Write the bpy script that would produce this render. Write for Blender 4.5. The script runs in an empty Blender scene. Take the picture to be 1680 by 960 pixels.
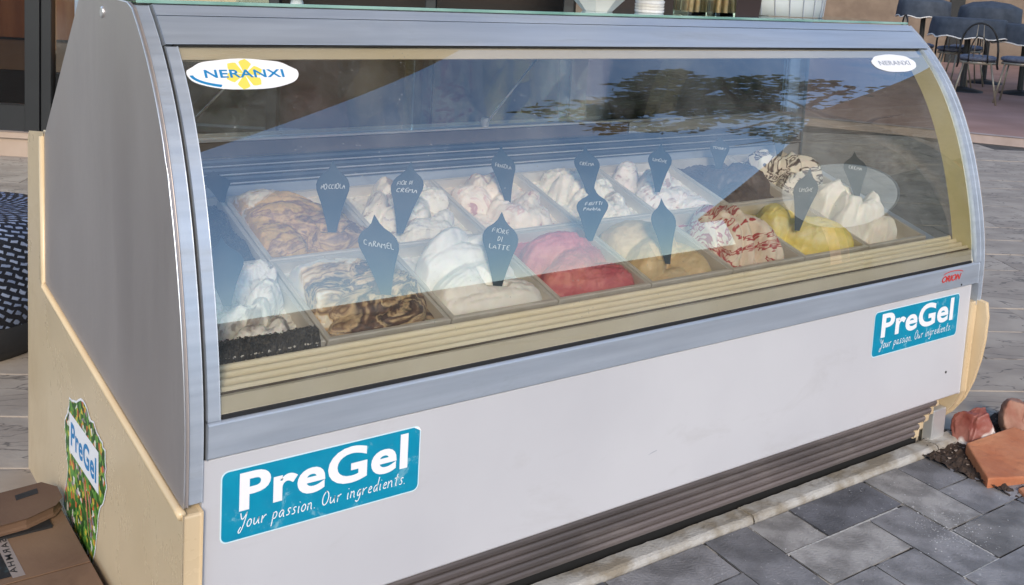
import bpy, math, random
from mathutils import Vector, Matrix, noise
sc = bpy.context.scene
col = sc.collection
R = math.radians
random.seed(7)

# ---------------------------------------------------------------- camera
cam_d = bpy.data.cameras.new('camera')
cam = bpy.data.objects.new('camera', cam_d); col.objects.link(cam)
r_ = Vector((.8098, -.5842, .0544)); f_ = Vector((.5859, .8011, -.1222))
r_.normalize(); f_ = (f_ - r_ * f_.dot(r_)).normalized(); u_ = r_.cross(f_)
M = Matrix.Identity(4)
for i in range(3):
    M[i][0] = r_[i]; M[i][1] = u_[i]; M[i][2] = -f_[i]
M.translation = Vector((-.54197, -1.48651, 1.21187))
cam.matrix_world = M
cam_d.sensor_width = 36; cam_d.lens = 36 * 1730.0 / 1680
cam_d.shift_y = -(480 - 171.5) / 1680
cam_d.clip_start = .02; cam_d.clip_end = 500
sc.camera = cam
# ---------------------------------------------------------------- world, sun, exposure
w = bpy.data.worlds.new('World'); sc.world = w; w.use_nodes = True
nt = w.node_tree; nt.nodes.clear()
sky = nt.nodes.new('ShaderNodeTexSky'); sky.sky_type = 'NISHITA'; sky.sun_disc = False
SUN_EL, SUN_AZ = 28, 210
sky.sun_elevation = R(SUN_EL); sky.sun_rotation = R(SUN_AZ)
sky.air_density = 1.0; sky.dust_density = 0.7; sky.ozone_density = 1.8
bg = nt.nodes.new('ShaderNodeBackground'); bg.inputs[1].default_value = .15
wo = nt.nodes.new('ShaderNodeOutputWorld')
nt.links.new(sky.outputs[0], bg.inputs[0]); nt.links.new(bg.outputs[0], wo.inputs[0])
sd = bpy.data.lights.new('sun', 'SUN'); sd.energy = 1.3; sd.angle = R(12); sd.color = (1, .84, .66)
so = bpy.data.objects.new('sun', sd); col.objects.link(so)
sdir = Vector((math.sin(R(SUN_AZ)) * math.cos(R(SUN_EL)), math.cos(R(SUN_AZ)) * math.cos(R(SUN_EL)), math.sin(R(SUN_EL))))
so.rotation_euler = sdir.to_track_quat('Z', 'Y').to_euler()
sc.view_settings.view_transform = 'Standard'; sc.view_settings.look = 'None'
sc.view_settings.exposure = 0.95; sc.view_settings.gamma = 1
sc.render.engine = 'CYCLES'
sc.cycles.max_bounces = 10; sc.cycles.transparent_max_bounces = 24

# ---------------------------------------------------------------- materials
def mat(name, c, rough=.6, metal=0, spec=.5, c2=None, scale=8, detail=6, bump=0, bscale=None, sub=0, stretch=None, lo=.35, hi=.65, coat=0):
    m = bpy.data.materials.new(name); m.use_nodes = True
    n = m.node_tree; b = n.nodes['Principled BSDF']
    b.inputs['Base Color'].default_value = (*c, 1); b.inputs['Roughness'].default_value = rough
    b.inputs['Metallic'].default_value = metal; b.inputs['Specular IOR Level'].default_value = spec
    if coat: b.inputs['Coat Weight'].default_value = coat
    if sub:
        b.inputs['Subsurface Weight'].default_value = sub; b.inputs['Subsurface Radius'].default_value = (.02, .015, .01)
        b.inputs['Subsurface Scale'].default_value = .3
    tc = n.nodes.new('ShaderNodeTexCoord'); src = tc.outputs['Object']
    if stretch:
        mp = n.nodes.new('ShaderNodeMapping'); mp.inputs['Scale'].default_value = stretch
        n.links.new(src, mp.inputs[0]); src = mp.outputs[0]
    if c2:
        t = n.nodes.new('ShaderNodeTexNoise'); t.inputs['Scale'].default_value = scale; t.inputs['Detail'].default_value = detail
        n.links.new(src, t.inputs['Vector'])
        cr = n.nodes.new('ShaderNodeValToRGB')
        cr.color_ramp.elements[0].position = lo; cr.color_ramp.elements[1].position = hi
        cr.color_ramp.elements[0].color = (*c, 1); cr.color_ramp.elements[1].color = (*c2, 1)
        n.links.new(t.outputs[0], cr.inputs[0]); n.links.new(cr.outputs[0], b.inputs['Base Color'])
    if bump:
        t2 = n.nodes.new('ShaderNodeTexNoise'); t2.inputs['Scale'].default_value = bscale or scale * 5; t2.inputs['Detail'].default_value = 5
        n.links.new(src, t2.inputs['Vector'])
        bp = n.nodes.new('ShaderNodeBump'); bp.inputs['Strength'].default_value = bump; bp.inputs['Distance'].default_value = .004
        n.links.new(t2.outputs[0], bp.inputs['Height']); n.links.new(bp.outputs[0], b.inputs['Normal'])
    return m

def glass_mat(name, tint=(.93, .95, .94), gain=1.5, rough=.0, dirt=0):
    m = bpy.data.materials.new(name); m.use_nodes = True
    n = m.node_tree; n.nodes.clear()
    o = n.nodes.new('ShaderNodeOutputMaterial'); mx = n.nodes.new('ShaderNodeMixShader')
    tr = n.nodes.new('ShaderNodeBsdfTransparent'); tr.inputs[0].default_value = (*tint, 1)
    gl = n.nodes.new('ShaderNodeBsdfGlossy'); gl.inputs['Roughness'].default_value = rough; gl.inputs['Color'].default_value = (.90, .97, 1, 1)
    fr = n.nodes.new('ShaderNodeFresnel'); fr.inputs[0].default_value = 1.5
    mu = n.nodes.new('ShaderNodeMath'); mu.operation = 'MULTIPLY'; mu.inputs[1].default_value = gain; mu.use_clamp = True
    n.links.new(fr.outputs[0], mu.inputs[0]); n.links.new(mu.outputs[0], mx.inputs[0])
    n.links.new(tr.outputs[0], mx.inputs[1]); n.links.new(gl.outputs[0], mx.inputs[2])
    last = mx
    if dirt:
        df = n.nodes.new('ShaderNodeBsdfDiffuse'); df.inputs[0].default_value = (.75, .76, .75, 1)
        tc = n.nodes.new('ShaderNodeTexCoord')
        t1 = n.nodes.new('ShaderNodeTexNoise'); t1.inputs['Scale'].default_value = 3.2; t1.inputs['Detail'].default_value = 8; t1.inputs['Roughness'].default_value = .7
        t2 = n.nodes.new('ShaderNodeTexVoronoi'); t2.inputs['Scale'].default_value = 75
        n.links.new(tc.outputs['Object'], t1.inputs['Vector']); n.links.new(tc.outputs['Object'], t2.inputs['Vector'])
        r1 = n.nodes.new('ShaderNodeMapRange'); r1.inputs[1].default_value = .42; r1.inputs[2].default_value = .75; r1.inputs[4].default_value = dirt
        r2 = n.nodes.new('ShaderNodeMapRange'); r2.inputs[1].default_value = .10; r2.inputs[2].default_value = .05; r2.inputs[4].default_value = .45
        r3 = n.nodes.new('ShaderNodeMapRange'); r3.inputs[1].default_value = .47; r3.inputs[2].default_value = .60
        t3 = n.nodes.new('ShaderNodeTexNoise'); t3.inputs['Scale'].default_value = 6
        n.links.new(tc.outputs['Object'], t3.inputs['Vector'])
        n.links.new(t1.outputs[0], r1.inputs[0]); n.links.new(t2.outputs['Distance'], r2.inputs[0]); n.links.new(t3.outputs[0], r3.inputs[0])
        m1 = n.nodes.new('ShaderNodeMath'); m1.operation = 'MULTIPLY'; n.links.new(r2.outputs[0], m1.inputs[0]); n.links.new(r3.outputs[0], m1.inputs[1])
        ad = n.nodes.new('ShaderNodeMath'); ad.operation = 'ADD'; ad.use_clamp = True
        n.links.new(r1.outputs[0], ad.inputs[0]); n.links.new(m1.outputs[0], ad.inputs[1])
        m2 = n.nodes.new('ShaderNodeMixShader'); n.links.new(ad.outputs[0], m2.inputs[0])
        n.links.new(mx.outputs[0], m2.inputs[1]); n.links.new(df.outputs[0], m2.inputs[2]); last = m2
    n.links.new(last.outputs[0], o.inputs[0])
    return m

def ripple_mat(name, stops, scale=7, dist=2.2, ang=0, stretch=4, bump=.5, detail=3, bsc=160, rough=.5, grad=None):
    """gelato: marbled streaks from a stretched, distorted noise"""
    m = bpy.data.materials.new(name); m.use_nodes = True
    n = m.node_tree; b = n.nodes['Principled BSDF']
    b.inputs['Roughness'].default_value = rough
    b.inputs['Subsurface Weight'].default_value = .2; b.inputs['Subsurface Scale'].default_value = .01
    tc = n.nodes.new('ShaderNodeTexCoord'); mp = n.nodes.new('ShaderNodeMapping')
    mp.inputs['Rotation'].default_value = (0, 0, R(ang)); mp.inputs['Scale'].default_value = (1, stretch, stretch)
    n.links.new(tc.outputs['Object'], mp.inputs[0])
    wv = n.nodes.new('ShaderNodeTexNoise'); wv.inputs['Scale'].default_value = scale; wv.inputs['Detail'].default_value = detail
    wv.inputs['Distortion'].default_value = dist; wv.inputs['Roughness'].default_value = .55
    n.links.new(mp.outputs[0], wv.inputs['Vector'])
    cr = n.nodes.new('ShaderNodeValToRGB'); e = cr.color_ramp.elements
    for i, (p, c) in enumerate(stops):
        el = e[i] if i < 2 else e.new(p)
        el.position = p; el.color = (*c, 1)
    fac = wv.outputs[0]
    if grad:
        dt = n.nodes.new('ShaderNodeVectorMath'); dt.operation = 'DOT_PRODUCT'; dt.inputs[1].default_value = (grad[0], grad[1], 0)
        n.links.new(tc.outputs['Object'], dt.inputs[0])
        a1 = n.nodes.new('ShaderNodeMath'); a1.operation = 'ADD'; a1.inputs[1].default_value = grad[2]; n.links.new(dt.outputs['Value'], a1.inputs[0])
        a2 = n.nodes.new('ShaderNodeMath'); a2.operation = 'ADD'; n.links.new(a1.outputs[0], a2.inputs[0]); n.links.new(fac, a2.inputs[1]); fac = a2.outputs[0]
    n.links.new(fac, cr.inputs[0])
    ns = n.nodes.new('ShaderNodeTexNoise'); ns.inputs['Scale'].default_value = 30; ns.inputs['Detail'].default_value = 5
    n.links.new(tc.outputs['Object'], ns.inputs['Vector'])
    mr = n.nodes.new('ShaderNodeMapRange'); mr.inputs[3].default_value = .84; mr.inputs[4].default_value = 1.12
    n.links.new(ns.outputs[0], mr.inputs[0])
    mx = n.nodes.new('ShaderNodeMix'); mx.data_type = 'RGBA'; mx.blend_type = 'MULTIPLY'; mx.inputs[0].default_value = 1
    n.links.new(cr.outputs[0], mx.inputs[6]); n.links.new(mr.outputs[0], mx.inputs[7])
    n.links.new(mx.outputs[2], b.inputs['Base Color'])
    t2 = n.nodes.new('ShaderNodeTexNoise'); t2.inputs['Scale'].default_value = bsc; t2.inputs['Detail'].default_value = 6
    n.links.new(tc.outputs['Object'], t2.inputs['Vector'])
    bp = n.nodes.new('ShaderNodeBump'); bp.inputs['Strength'].default_value = bump; bp.inputs['Distance'].default_value = .003
    n.links.new(t2.outputs[0], bp.inputs['Height']); n.links.new(bp.outputs[0], b.inputs['Normal'])
    return m

MT = {}
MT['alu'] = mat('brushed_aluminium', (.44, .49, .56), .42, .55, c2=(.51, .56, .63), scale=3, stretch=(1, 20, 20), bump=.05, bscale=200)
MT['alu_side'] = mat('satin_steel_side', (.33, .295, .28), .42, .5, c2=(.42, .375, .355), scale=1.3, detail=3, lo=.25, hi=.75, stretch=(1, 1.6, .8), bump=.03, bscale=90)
MT['edge'] = mat('bare_metal_edge', (.8, .8, .82), .3, .8)
MT['white'] = mat('white_enamel', (.50, .50, .525), .28, 0, .5, c2=(.565, .565, .585), scale=1.7, detail=9)
MT['beige'] = mat('cream_plastic', (.55, .42, .255), .22, 0, .5, c2=(.64, .51, .33), scale=2.2, detail=5, lo=.25, hi=.6)
MT['beige_lip'] = mat('cream_lip', (.62, .47, .28), .3, c2=(.68, .54, .34), scale=5)
MT['cream_in'] = mat('cream_liner', (.60, .55, .43), .4, 0, .5, c2=(.68, .63, .52), scale=10, stretch=(.3, 1, 1))
MT['cream_rib'] = mat('cream_rib', (.88, .80, .58), .35, c2=(.93, .88, .70), scale=8, stretch=(.3, 1, 1))
MT['seam'] = mat('groove_shade', (.10, .075, .05), .7)  # dark brown that stands in for the shade between the ledge ribs
MT['green_edge'] = mat('polished_green_edge', (.17, .33, .29), .2, c2=(.30, .48, .43), scale=9, stretch=(1, .1, .1))
MT['yellow_in'] = mat('pale_yellow_frame', (.90, .84, .48), .4)
MT['rubber'] = mat('black_rubber', (.015, .015, .016), .6)
MT['liner'] = mat('steel_liner', (.55, .56, .56), .35, .5, c2=(.63, .63, .61), scale=6, stretch=(1, 4, 4), bump=.03, bscale=60)
MT['liner_dark'] = mat('dark_steel', (.10, .11, .12), .35, .6)  # darker steel for the rear ribs
MT['pan'] = mat('steel_pan', (.60, .56, .48), .4, .25, c2=(.68, .65, .58), scale=20)
MT['dark_slat'] = mat('dark_grille_plastic', (.085, .073, .07), .4, 0, .5, c2=(.15, .125, .12), scale=3, stretch=(.6, 4, 4))
MT['black'] = mat('black_void', (.01, .01, .01), .8)
MT['teal'] = mat('teal_vinyl', (.0, .23, .38), .4, c2=(.0, .28, .43), scale=30, lo=.3, hi=.8)
MT['print_white'] = mat('white_print', (.85, .85, .86), .4)
MT['print_pale'] = mat('pale_print', (.62, .8, .85), .4)
MT['print_blue'] = mat('blue_print', (.01, .22, .5), .4)
MT['print_yellow'] = mat('yellow_print', (.85, .68, .12), .4)
MT['print_red'] = mat('red_print', (.62, .03, .02), .4)
MT['print_grey'] = mat('grey_print', (.35, .37, .42), .4)
MT['tag'] = mat('veil_blue_tag', (.022, .05, .075), .35, 0, .5)  # black plastic; blue of the reflected sky is put into its colour
MT['chalk'] = mat('chalk_marker', (.70, .74, .76), .6)
MT['glass'] = glass_mat('front_glass', (.955, .945, .915), 4.6, 0, .09)
MT['glass_in'] = glass_mat('inner_glass', (.85, .88, .87), 1.4, .02, .05)
MT['glass_end'] = glass_mat('end_glass', (.80, .83, .80), 1.2)
MT['glass_top'] = glass_mat('green_top_glass', (.60, .80, .74), 2.0)
MT['cardboard'] = mat('cardboard', (.15, .085, .05), .8, c2=(.20, .12, .07), scale=5, bump=.15, bscale=120)
MT['cardboard_dark'] = mat('dark_cardboard', (.10, .055, .033), .8, c2=(.14, .08, .048), scale=5, bump=.15, bscale=120)
MT['kerb'] = mat('kerb_concrete', (.27, .235, .18), .85, c2=(.45, .435, .40), scale=12, detail=14, lo=.38, hi=.56, bump=.6, bscale=160)
MT['stone'] = mat('grey_stone', (.275, .23, .185), .65, c2=(.40, .345, .28), scale=4, detail=10, bump=.45, bscale=30, stretch=(1, 1.4, 1))
MT['joint'] = mat('joint_sand', (.05, .045, .04), .9, c2=(.09, .08, .07), scale=9, bump=.5, bscale=200)
MT['joint_dark'] = mat('dark_joint_sand', (.03, .028, .026), .9, c2=(.42, .41, .39), scale=9, bump=.5, bscale=200, lo=.50, hi=.55)
MT['terrace'] = mat('red_brown_terrace', (.27, .15, .115), .7, c2=(.34, .20, .16), scale=2, detail=8, bump=.2)
MT['curb'] = mat('pale_terrace_edge', (.34, .27, .24), .8, c2=(.42, .34, .31), scale=6)
MT['soil'] = mat('dark_soil', (.022, .014, .010), .95, c2=(.07, .045, .032), scale=60, bump=1, bscale=150)
MT['terracotta'] = mat('terracotta', (.40, .135, .06), .75, c2=(.50, .22, .11), scale=9, detail=10, bump=.9, bscale=45)
MT['frame_dark'] = mat('anthracite_frame', (.008, .009, .010), .5, c2=(.012, .013, .014), scale=3)
MT['stucco'] = mat('tan_stucco', (.17, .125, .09), .85, c2=(.22, .165, .12), scale=5, bump=.3)
MT['base_tan'] = mat('tan_base', (.35, .265, .20), .7, c2=(.41, .32, .25), scale=4)
MT['wood_in'] = mat('brown_wood', (.46, .19, .075), .45, c2=(.62, .30, .13), scale=3, stretch=(6, 6, .6))
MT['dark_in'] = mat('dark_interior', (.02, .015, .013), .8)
MT['slate_cloth'] = mat('slate_cloth', (.036, .048, .068), .8, c2=(.055, .07, .095), scale=12, bump=.3)
MT['cushion'] = mat('grey_cushion', (.09, .10, .14), .85, c2=(.16, .17, .21), scale=40, bump=.5)
MT['chair_metal'] = mat('chair_metal', (.33, .28, .21), .4, .5)
MT['chair_dark'] = mat('dark_chair_metal', (.03, .03, .03), .45, .4)
MT['porcelain'] = mat('white_porcelain', (.88, .88, .86), .25, c2=(.92, .92, .90), scale=6)
MT['paper'] = mat('white_paper', (.76, .74, .70), .7)
MT['wafer'] = mat('wafer', (.66, .42, .20), .7, c2=(.80, .58, .33), scale=60)
MT['jar'] = glass_mat('jar_glass', (.93, .97, .95), 1.6)
MT['acrylic'] = mat('frosted_acrylic', (.66, .68, .66), .4, spec=.6)
MT['dark_brown'] = mat('dark_brown_box', (.045, .025, .02), .5)

def grime(m, col_, sc_=3.0, lo=.60, hi=.74, amt=.35, stretch=(1,1,1)):
    n = m.node_tree; b = n.nodes['Principled BSDF']; src = b.inputs['Base Color'].links[0].from_socket
    tc = n.nodes.new('ShaderNodeTexCoord'); mp = n.nodes.new('ShaderNodeMapping'); mp.inputs['Scale'].default_value = stretch; mp.inputs['Location'].default_value = (3.3, 1.7, 2.1)
    ns = n.nodes.new('ShaderNodeTexNoise'); ns.inputs['Scale'].default_value = sc_; ns.inputs['Detail'].default_value = 12; ns.inputs['Roughness'].default_value = .68; ns.inputs['Distortion'].default_value = .5
    n.links.new(tc.outputs['Object'], mp.inputs[0]); n.links.new(mp.outputs[0], ns.inputs['Vector'])
    mr = n.nodes.new('ShaderNodeMapRange'); mr.inputs[1].default_value = lo; mr.inputs[2].default_value = hi; mr.inputs[4].default_value = amt; n.links.new(ns.outputs[0], mr.inputs[0])
    mx = n.nodes.new('ShaderNodeMix'); mx.data_type = 'RGBA'; mx.inputs[7].default_value = (*col_, 1)
    n.links.new(mr.outputs[0], mx.inputs[0]); n.links.new(src, mx.inputs[6]); n.links.new(mx.outputs[2], b.inputs['Base Color'])
    rr = b.inputs['Roughness'].default_value
    m2 = n.nodes.new('ShaderNodeMapRange'); m2.inputs[1].default_value = lo-.15; m2.inputs[2].default_value = hi; m2.inputs[3].default_value = rr; m2.inputs[4].default_value = min(1, rr+.3)
    n.links.new(ns.outputs[0], m2.inputs[0]); n.links.new(m2.outputs[0], b.inputs['Roughness'])
grime(MT['white'], (.33,.31,.29), 3.6, .56, .80, .34, (1,1,2.2))
grime(MT['teal'], (.30,.55,.62), 22, .60, .72, .7, (1,1,1))
grime(MT['beige'], (.28,.19,.10), 2.2, .54, .80, .5)
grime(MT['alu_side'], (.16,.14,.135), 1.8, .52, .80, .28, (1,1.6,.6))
grime(MT['alu'], (.30,.31,.33), 5, .56, .78, .45, (.5,3,3))
grime(MT['cardboard'], (.07,.035,.02), 5, .55, .75, .5)
grime(MT['kerb'], (.12,.09,.06), 7, .56, .70, .6)
grime(MT['dark_slat'], (.26,.23,.21), 6, .50, .72, .5, (.4,1,1))
grime(MT['terracotta'], (.16,.07,.04), 12, .55, .70, .6)
def veins(m, sc_=3.4, col_=(.10,.085,.07,1)):
    n = m.node_tree; b = n.nodes['Principled BSDF']; src = b.inputs['Base Color'].links[0].from_socket
    tc = n.nodes.new('ShaderNodeTexCoord'); ns = n.nodes.new('ShaderNodeTexNoise'); ns.inputs['Scale'].default_value = sc_; ns.inputs['Detail'].default_value = 4; ns.inputs['Distortion'].default_value = .6
    mp = n.nodes.new('ShaderNodeMapping'); mp.inputs['Scale'].default_value = (1, 2.6, 1)
    oi = n.nodes.new('ShaderNodeObjectInfo'); ad = n.nodes.new('ShaderNodeVectorMath'); ad.operation = 'ADD'
    cb = n.nodes.new('ShaderNodeCombineXYZ'); mu = n.nodes.new('ShaderNodeMath'); mu.operation = 'MULTIPLY'; mu.inputs[1].default_value = 37
    n.links.new(oi.outputs['Random'], mu.inputs[0]); n.links.new(mu.outputs[0], cb.inputs[0]); n.links.new(mu.outputs[0], cb.inputs[2])
    n.links.new(tc.outputs['Object'], mp.inputs[0]); n.links.new(mp.outputs[0], ad.inputs[0]); n.links.new(cb.outputs[0], ad.inputs[1]); n.links.new(ad.outputs[0], ns.inputs['Vector'])
    a = n.nodes.new('ShaderNodeMath'); a.operation = 'SUBTRACT'; a.inputs[1].default_value = .5; n.links.new(ns.outputs[0], a.inputs[0])
    c = n.nodes.new('ShaderNodeMath'); c.operation = 'ABSOLUTE'; n.links.new(a.outputs[0], c.inputs[0])
    mr = n.nodes.new('ShaderNodeMapRange'); mr.inputs[1].default_value = .012; mr.inputs[2].default_value = .0; mr.inputs[4].default_value = .9; n.links.new(c.outputs[0], mr.inputs[0])
    mx = n.nodes.new('ShaderNodeMix'); mx.data_type = 'RGBA'; mx.inputs[7].default_value = col_
    n.links.new(mr.outputs[0], mx.inputs[0]); n.links.new(src, mx.inputs[6]); n.links.new(mx.outputs[2], b.inputs['Base Color'])
veins(MT['stone'])
def leafmat(name, a, b):
    return mat(name, a, .7, c2=b, scale=3)
MT['leaf'] = leafmat('leaf', (.05, .075, .02), (.10, .12, .04))
MT['bark'] = mat('bark', (.10, .065, .04), .9, c2=(.16, .11, .07), scale=10, bump=.6)
MT['canvas'] = mat('olive_canvas', (.34, .24, .13), .9, c2=(.50, .38, .22), scale=3)

n = MT['canvas'].node_tree; b = n.nodes['Principled BSDF']; tl = n.nodes.new('ShaderNodeBsdfTranslucent'); tl.inputs[0].default_value = (.50, .34, .17, 1)
mx = n.nodes.new('ShaderNodeMixShader'); mx.inputs[0].default_value = .45; out = [q for q in n.nodes if q.type == 'OUTPUT_MATERIAL'][0]
n.links.new(b.outputs[0], mx.inputs[1]); n.links.new(tl.outputs[0], mx.inputs[2]); n.links.new(mx.outputs[0], out.inputs[0])
# woven checked fabric
def weave_mat():
    m = bpy.data.materials.new('woven_blue'); m.use_nodes = True
    n = m.node_tree; b = n.nodes['Principled BSDF']; b.inputs['Roughness'].default_value = .6
    tc = n.nodes.new('ShaderNodeTexCoord'); mp = n.nodes.new('ShaderNodeMapping')
    mp.inputs['Scale'].default_value = (1, 1, 1)
    wn = n.nodes.new('ShaderNodeTexNoise'); wn.inputs['Scale'].default_value = 28; wn.inputs['Detail'].default_value = 3
    n.links.new(tc.outputs['UV'], wn.inputs['Vector'])
    vm = n.nodes.new('ShaderNodeVectorMath'); vm.operation = 'MULTIPLY_ADD'; vm.inputs[1].default_value = (.016, .016, 0)
    n.links.new(wn.outputs['Color'], vm.inputs[0]); n.links.new(tc.outputs['UV'], vm.inputs[2]); n.links.new(vm.outputs[0], mp.inputs[0])
    mp.inputs['Rotation'].default_value = (0, 0, R(24))
    br = n.nodes.new('ShaderNodeTexBrick'); br.inputs['Color1'].default_value = (.27, .33, .47, 1); br.inputs['Color2'].default_value = (.16, .21, .34, 1)
    br.inputs['Mortar'].default_value = (.008, .01, .018, 1); br.inputs['Scale'].default_value = 1
    br.inputs['Brick Width'].default_value = .034; br.inputs['Row Height'].default_value = .019; br.inputs['Mortar Size'].default_value = .0060
    br.inputs['Mortar Smooth'].default_value = .3
    n.links.new(mp.outputs[0], br.inputs[0]); n.links.new(br.outputs[0], b.inputs['Base Color'])
    bp = n.nodes.new('ShaderNodeBump'); bp.inputs['Distance'].default_value = .006; bp.invert = True
    n.links.new(br.outputs['Fac'], bp.inputs['Height']); n.links.new(bp.outputs[0], b.inputs['Normal'])
    return m
MT['weave'] = weave_mat()

# ---------------------------------------------------------------- mesh helpers
class MB:
    def __init__(s): s.v = []; s.f = []; s.uv = None
    def add(s, vs, fs):
        o = len(s.v); s.v += [tuple(v) for v in vs]; s.f += [tuple(i + o for i in f) for f in fs]; return s
    def box(s, a, b, jit=0):
        x0, y0, z0 = a; x1, y1, z1 = b
        vs = [(x0,y0,z0),(x1,y0,z0),(x1,y1,z0),(x0,y1,z0),(x0,y0,z1),(x1,y0,z1),(x1,y1,z1),(x0,y1,z1)]
        if jit: vs = [(x+random.uniform(-jit,jit), y+random.uniform(-jit,jit), z+random.uniform(-jit,jit)) for x,y,z in vs]
        return s.add(vs, [(0,3,2,1),(4,5,6,7),(0,1,5,4),(1,2,6,5),(2,3,7,6),(3,0,4,7)])
    def prism(s, poly, axis, a, b):
        """poly: list of 2-D points, extruded along axis from a to b (x: (y,z), y: (x,z), z: (x,y))"""
        def mk(p, t): return {'x': (t, p[0], p[1]), 'y': (p[0], t, p[1]), 'z': (p[0], p[1], t)}[axis]
        n = len(poly); vs = [mk(p, a) for p in poly] + [mk(p, b) for p in poly]
        fs = [tuple(range(n)), tuple(range(2*n-1, n-1, -1))] + [(i, (i+1) % n, n+(i+1) % n, n+i) for i in range(n)]
        return s.add(vs, fs)
    def tube(s, pts, r, seg=8, cap=True, closed=False):
        pts = [Vector(p) for p in pts]; n = len(pts); rings = []
        rr = r if isinstance(r, (list, tuple)) else [r]*n
        vs = []; fs = []
        for i, p in enumerate(pts):
            if closed: d = pts[(i+1) % n] - pts[i-1]
            else: d = pts[min(i+1, n-1)] - pts[max(i-1, 0)]
            d.normalize(); a = Vector((0,0,1)) if abs(d.z) < .9 else Vector((1,0,0))
            e1 = d.cross(a).normalized(); e2 = d.cross(e1)
            for k in range(seg):
                t = 2*math.pi*k/seg; vs.append(p + (e1*math.cos(t) + e2*math.sin(t))*rr[i])
        m = n if closed else n-1
        for i in range(m):
            for k in range(seg):
                a0 = i*seg+k; a1 = i*seg+(k+1) % seg; b0 = ((i+1) % n)*seg+k; b1 = ((i+1) % n)*seg+(k+1) % seg
                fs.append((a0, a1, b1, b0))
        if cap and not closed:
            fs.append(tuple(range(seg-1, -1, -1))); fs.append(tuple((n-1)*seg+k for k in range(seg)))
        return s.add(vs, fs)
    def lathe(s, prof, c, seg=24):
        vs = []; fs = []; n = len(prof)
        for r, z in prof:
            for k in range(seg):
                t = 2*math.pi*k/seg; vs.append((c[0]+r*math.cos(t), c[1]+r*math.sin(t), c[2]+z))
        for i in range(n-1):
            for k in range(seg):
                fs.append((i*seg+k, i*seg+(k+1) % seg, (i+1)*seg+(k+1) % seg, (i+1)*seg+k))
        return s.add(vs, fs)
    def grid(s, fn, nu, nv):
        vs = [fn(i/nu, j/nv) for j in range(nv+1) for i in range(nu+1)]
        fs = [(j*(nu+1)+i, j*(nu+1)+i+1, (j+1)*(nu+1)+i+1, (j+1)*(nu+1)+i) for j in range(nv) for i in range(nu)]
        return s.add(vs, fs)
    def build(s, name, m, parent=None, smooth=False, bevel=0, origin=None, solid=0, uvf=None):
        me = bpy.data.meshes.new(name)
        o = Vector(origin) if origin is not None else None
        vs = [Vector(v) - o for v in s.v] if o is not None else s.v
        me.from_pydata([tuple(v) for v in vs], [], s.f); me.update()
        if uvf:
            uvl = me.uv_layers.new(name='uv')
            for lp in me.loops: uvl.data[lp.index].uv = uvf(s.v[lp.vertex_index])
        ob = bpy.data.objects.new(name, me); col.objects.link(ob)
        me.materials.append(MT[m] if isinstance(m, str) else m)
        if smooth:
            for p in me.polygons: p.use_smooth = True
        if parent: ob.parent = parent
        if o is not None: ob.location = o - (parent.location if parent else Vector())
        elif parent: ob.location = -parent.location
        if solid:
            md = ob.modifiers.new('s', 'SOLIDIFY'); md.thickness = solid; md.offset = 0
        if bevel:
            md = ob.modifiers.new('b', 'BEVEL'); md.width = bevel; md.segments = 2; md.limit_method = 'ANGLE'; md.angle_limit = R(35)
        return ob

def tag(o, label=None, cat=None, group=None, kind=None):
    if label: o['label'] = label
    if cat: o['category'] = cat
    if group: o['group'] = group
    if kind: o['kind'] = kind
    return o
def empty(name, loc, label, cat, group=None):
    o = bpy.data.objects.new(name, None); col.objects.link(o); o.location = loc
    o.empty_display_size = .05
    return tag(o, label, cat, group)
def lerp(a, b, t): return a + (b-a)*t

def text_mb(txt, w=None, h=None, bold=0, shear=0, spacing=1):
    """text as flat mesh; width w, height scaled to h (cap height)"""
    cu = bpy.data.curves.new('t', 'FONT'); cu.body = txt; cu.size = 1; cu.offset = bold; cu.shear = shear; cu.space_character = spacing
    cu.resolution_u = 5
    ob = bpy.data.objects.new('t', cu); col.objects.link(ob)
    dg = bpy.context.evaluated_depsgraph_get(); dg.update()
    me = bpy.data.meshes.new_from_object(ob.evaluated_get(dg))
    vs = [v.co.copy() for v in me.vertices]; fs = [tuple(p.vertices) for p in me.polygons]
    bpy.data.objects.remove(ob); bpy.data.curves.remove(cu); bpy.data.meshes.remove(me)
    x0 = min(v.x for v in vs); x1 = max(v.x for v in vs); y0 = min(v.y for v in vs); y1 = max(v.y for v in vs)
    sx = w/(x1-x0) if w else 1; sy = h/(y1-y0) if h else sx
    return [((v.x-x0)*sx, (v.y-y0)*sy) for v in vs], fs

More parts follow.
